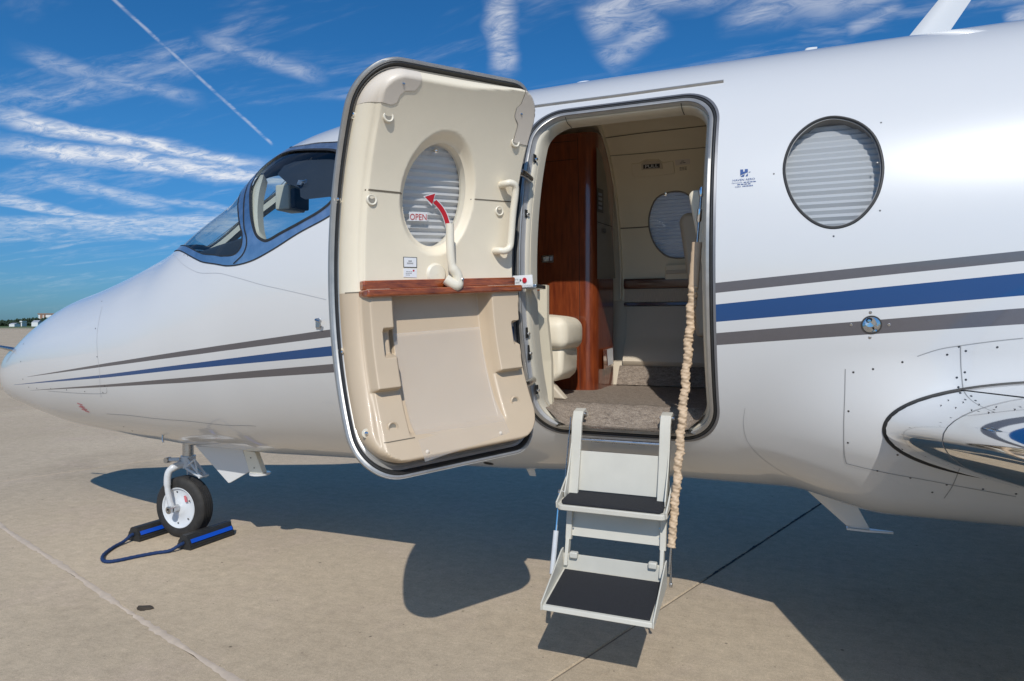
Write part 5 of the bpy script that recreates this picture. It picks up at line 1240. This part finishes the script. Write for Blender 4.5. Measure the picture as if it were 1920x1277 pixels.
# ---------------------------------------------------------------- nose gear
NX, NY, NR = -3.935, 3.55, .21
def wheel(name, c, r_, w, axis, parent, hub='wheel_paint'):
    ax = Vector(axis).normalized()
    prof = [(-w*.5, r_*.66), (-w*.52, r_*.72), (-w*.53, r_*.82), (-w*.48, r_*.92), (-w*.38, r_*.975)]
    gro = []
    for k in range(5):
        y = -.30+k*.15
        gro += [(w*(y-.022), r_*(.996-.05*y*y)), (w*(y-.018), r_*(.972-.05*y*y)), (w*(y+.018), r_*(.972-.05*y*y)), (w*(y+.022), r_*(.996-.05*y*y))]
    prof = prof+gro+[(-a, b) for a, b in prof[::-1]]
    t = MB().lathe(prof, c, ax, 64, cap=False).build(name, 'tyre', parent, auto=30)
    for sgn in (-1, 1):
        pr = [(sgn*w*.50, r_*.665), (sgn*w*.52, r_*.655), (sgn*w*.50, r_*.625), (sgn*w*.40, r_*.60), (sgn*w*.36, r_*.50), (sgn*w*.34, r_*.30), (sgn*w*.40, r_*.24), (sgn*w*.42, r_*.18), (sgn*w*.42, .001)]
        MB().lathe(pr, c, ax, 48, cap=False).build('rim', hub, t, auto=35)
    return t
gear = MB().tube([(NX, NY+.03, .72), (NX, NY+.03, .545)], .037, 24).build('nose_gear', 'bare_metal', jet)
MB().tube([(NX-.0, NY+.03, .555), (NX, NY+.03, .475)], .050, 24).build('strut_collar', 'gear_paint', gear)
axis = (math.sin(R(4)), -math.cos(R(4)), 0)
wh = wheel('wheel', (NX, NY, NR), NR, .115, axis, gear)
wh_tag = (NX+.055, NY-.045, NR+.055)
for a in (30, 100, 150, 215, 265, 320): dot(SCREWD, 'bolt', (NX+.108*math.cos(R(a)), NY-.046, NR+.108*math.sin(R(a))), axis, wh, 1.2)
mesh_obj('wheel_label', [(NX+x, NY-.0452-x*.07, NR+z) for x, z in ((.045, .085), (.068, .090), (.082, .048), (.058, .043))], [(0, 1, 2, 3)], 'pink_print', wh)
for sgn in (-1, 1):
    P = [(NX-.005, NY+.03+sgn*.02, .505), (NX-.03, NY+sgn*.065, .487), (NX-.05, NY+sgn*.092, .45), (NX-.05, NY+sgn*.098, .36), (NX-.032, NY+sgn*.096, .27), (NX-.012, NY+sgn*.092, NR)]
    MB().tube(catmull(P, 6), [.026]*8+[.023]*10+[.019]*(len(catmull(P, 6))-18), 14).build('fork_arm', 'gear_paint', gear)
MB().tube([(NX-.008, NY-.125, NR), (NX-.008, NY+.12, NR)], .017, 16).build('axle', 'dark_metal', gear)
MB().lathe([(-.005, .026), (.010, .026), (.012, .018), (.012, .013), (-.002, .012)], (NX-.008, NY-.118, NR), (0, -1, 0), 20, cap=False).build('axle_nut', 'bare_metal', gear)
MB().tube([(NX-.01, NY-.045, NR), (NX-.01, NY-.10, NR)], .024, 18).build('hub', 'bare_metal', gear)
# torque links
def lk(name, a, b, w): MB().tube([a, b], w, 8).build(name, 'gear_paint', gear)
for dy in (-.022, .022):
    lk('torque_link', (NX+.035, NY+.01+dy, .545), (NX+.165, NY+.01+dy, .43), .009); lk('torque_link', (NX+.03, NY+.01+dy, .475), (NX+.165, NY+.01+dy, .425), .010)
lk('torque_pin', (NX+.165, NY-.03, .43), (NX+.165, NY+.05, .43), .009); lk('steer_link', (NX+.05, NY-.02, .50), (NX+.115, NY-.02, .545), .007)
lk('steer_link', (NX+.115, NY-.02, .55), (NX+.14, NY-.02, .46), .006)
o = MB().tube([(NX-.125, NY-.03, .528), (NX-.02, NY-.02, .535)], .014, 10).build('tow_lug', 'gear_paint', gear); MB().lathe([(-.02, .02), (.02, .02)], (NX-.125, NY-.03, .525), (0, 1, 0), 14).build('lug_eye', 'bare_metal', o)
MB().lathe([(-.02, .012), (.025, .012)], (NX-.04, NY-.06, .49), (0, -1, 0), 12).build('fork_bolt', 'dark_metal', gear)
# gear doors
yd = plane_cast(1, 3.46)
A = [yd(366, 836), yd(428, 906), yd(432, 905), yd(468, 884), yd(454, 842)]
gd = MB().prism(A, [p_+np.array([.0, .012, 0]) for p_ in A]).build('gear_door', 'white_paint', jet, bevel=.003)
ye = plane_cast(1, 3.44); A = [ye(455, 843), ye(478, 848), ye(493, 888), ye(468, 888)]
MB().prism(A, [p_+np.array([-.01, .05, 0]) for p_ in A]).build('door_bracket', 'cream_plastic', gd, bevel=.004)
q = ye(481, 889); MB().lathe([(0, .066), (.010, .066), (.012, .060)], (q[0], q[1]+.03, q[2]-.006), (0, 0, 1), 28).build('bracket_foot', 'white_paint', gd)
for t in (.3, .75): dot(SCREWD, 'screw', A[0]*(1-t)*.5+A[1]*(1-t)*.5+(A[2]+A[3])*.5*t+np.array([0, -.003, 0]), (0, -1, 0), gd, .8)
# main gear, beyond the picture's right edge
for sy in (-1, 1):
    c = (1.95, YC+sy*1.25, .29); m_ = MB().tube([(1.95, YC+sy*1.15, 1.05), (1.95, YC+sy*1.15, .29)], .05, 18).build('main_gear', 'gear_paint', jet); wheel('wheel', c, .29, .17, (0, -1, 0), m_)

# ---------------------------------------------------------------- wheel chocks
ck_root = thing('wheel_chocks', (NX, 3.4, 0), 'pair of black chocks with blue tape and rope at the nose wheel', 'wheel chocks')
def chock(cx, sgn):
    y0, y1 = 3.335, 3.70; P = [(-.058, 0), (-.062, .012), (-.056, .018), (-.058, .03), (-.050, .040), (-.047, .055), (-.036, .068), (-.030, .085), (-.018, .093), (.018, .093), (.030, .085), (.036, .068), (.047, .055), (.050, .040), (.058, .03), (.056, .018), (.062, .012), (.058, 0)]
    sk_ = .03*sgn*0
    b = MB().prism([(cx+x, y0, z) for x, z in P], [(cx+x+.012, y1, z) for x, z in P]).build('chock', 'rubber', ck_root, auto=25)
    for s2 in (1, -1):
        A = [(cx+s2*.0415, y0+.012, .0655), (cx+s2*.0530, y0+.012, .0415), (cx+.012+s2*.0530, y1-.01, .0415), (cx+.012+s2*.0415, y1-.01, .0655)]
        mesh_obj('tape', [(x+s2*.0035, y, z+.002) for x, y, z in A], [(0, 1, 2, 3)], 'blue_tape', b)
    MB().lathe([(-.001, .016), (.002, .016), (.002, .010), (-.02, .009)], (cx, y0-.001, .046), (0, -1, 0), 16, cap=False).build('rope_hole', 'black_gap', b)
    return b
chock(-3.705, 1); chock(-4.165, -1)
P = catmull([(-4.165, 3.36, .046), (-4.165, 3.315, .044), (-4.162, 3.26, .020), (-4.14, 3.17, .012), (-4.07, 3.05, .011), (-3.985, 2.975, .011), (-3.925, 2.962, .011), (-3.885, 3.0, .011), (-3.84, 3.10, .011), (-3.79, 3.19, .011), (-3.735, 3.25, .014), (-3.71, 3.30, .035), (-3.705, 3.36, .046)], 10)
MB().tube(P, [.011*(1+.08*math.sin(i*1.9)) for i in range(len(P))], 12).build('rope', 'blue_rope', ck_root)
# a dry leaf on the slab
q = gpt(270, 1141); V = [q+np.array([.045*math.cos(a)*(1+.3*math.sin(3*a)), .030*math.sin(a), .006+.004*math.sin(2*a)]) for a in np.linspace(0, 2*math.pi, 15)[:-1]]
mb = MB().prism(V, [v+np.array([0, 0, -.005]) for v in V]); o = mb.build('dead_leaf', 'leaf', smooth=False, label='small dark dead leaf lying on the slab in the lower left', cat='leaf')
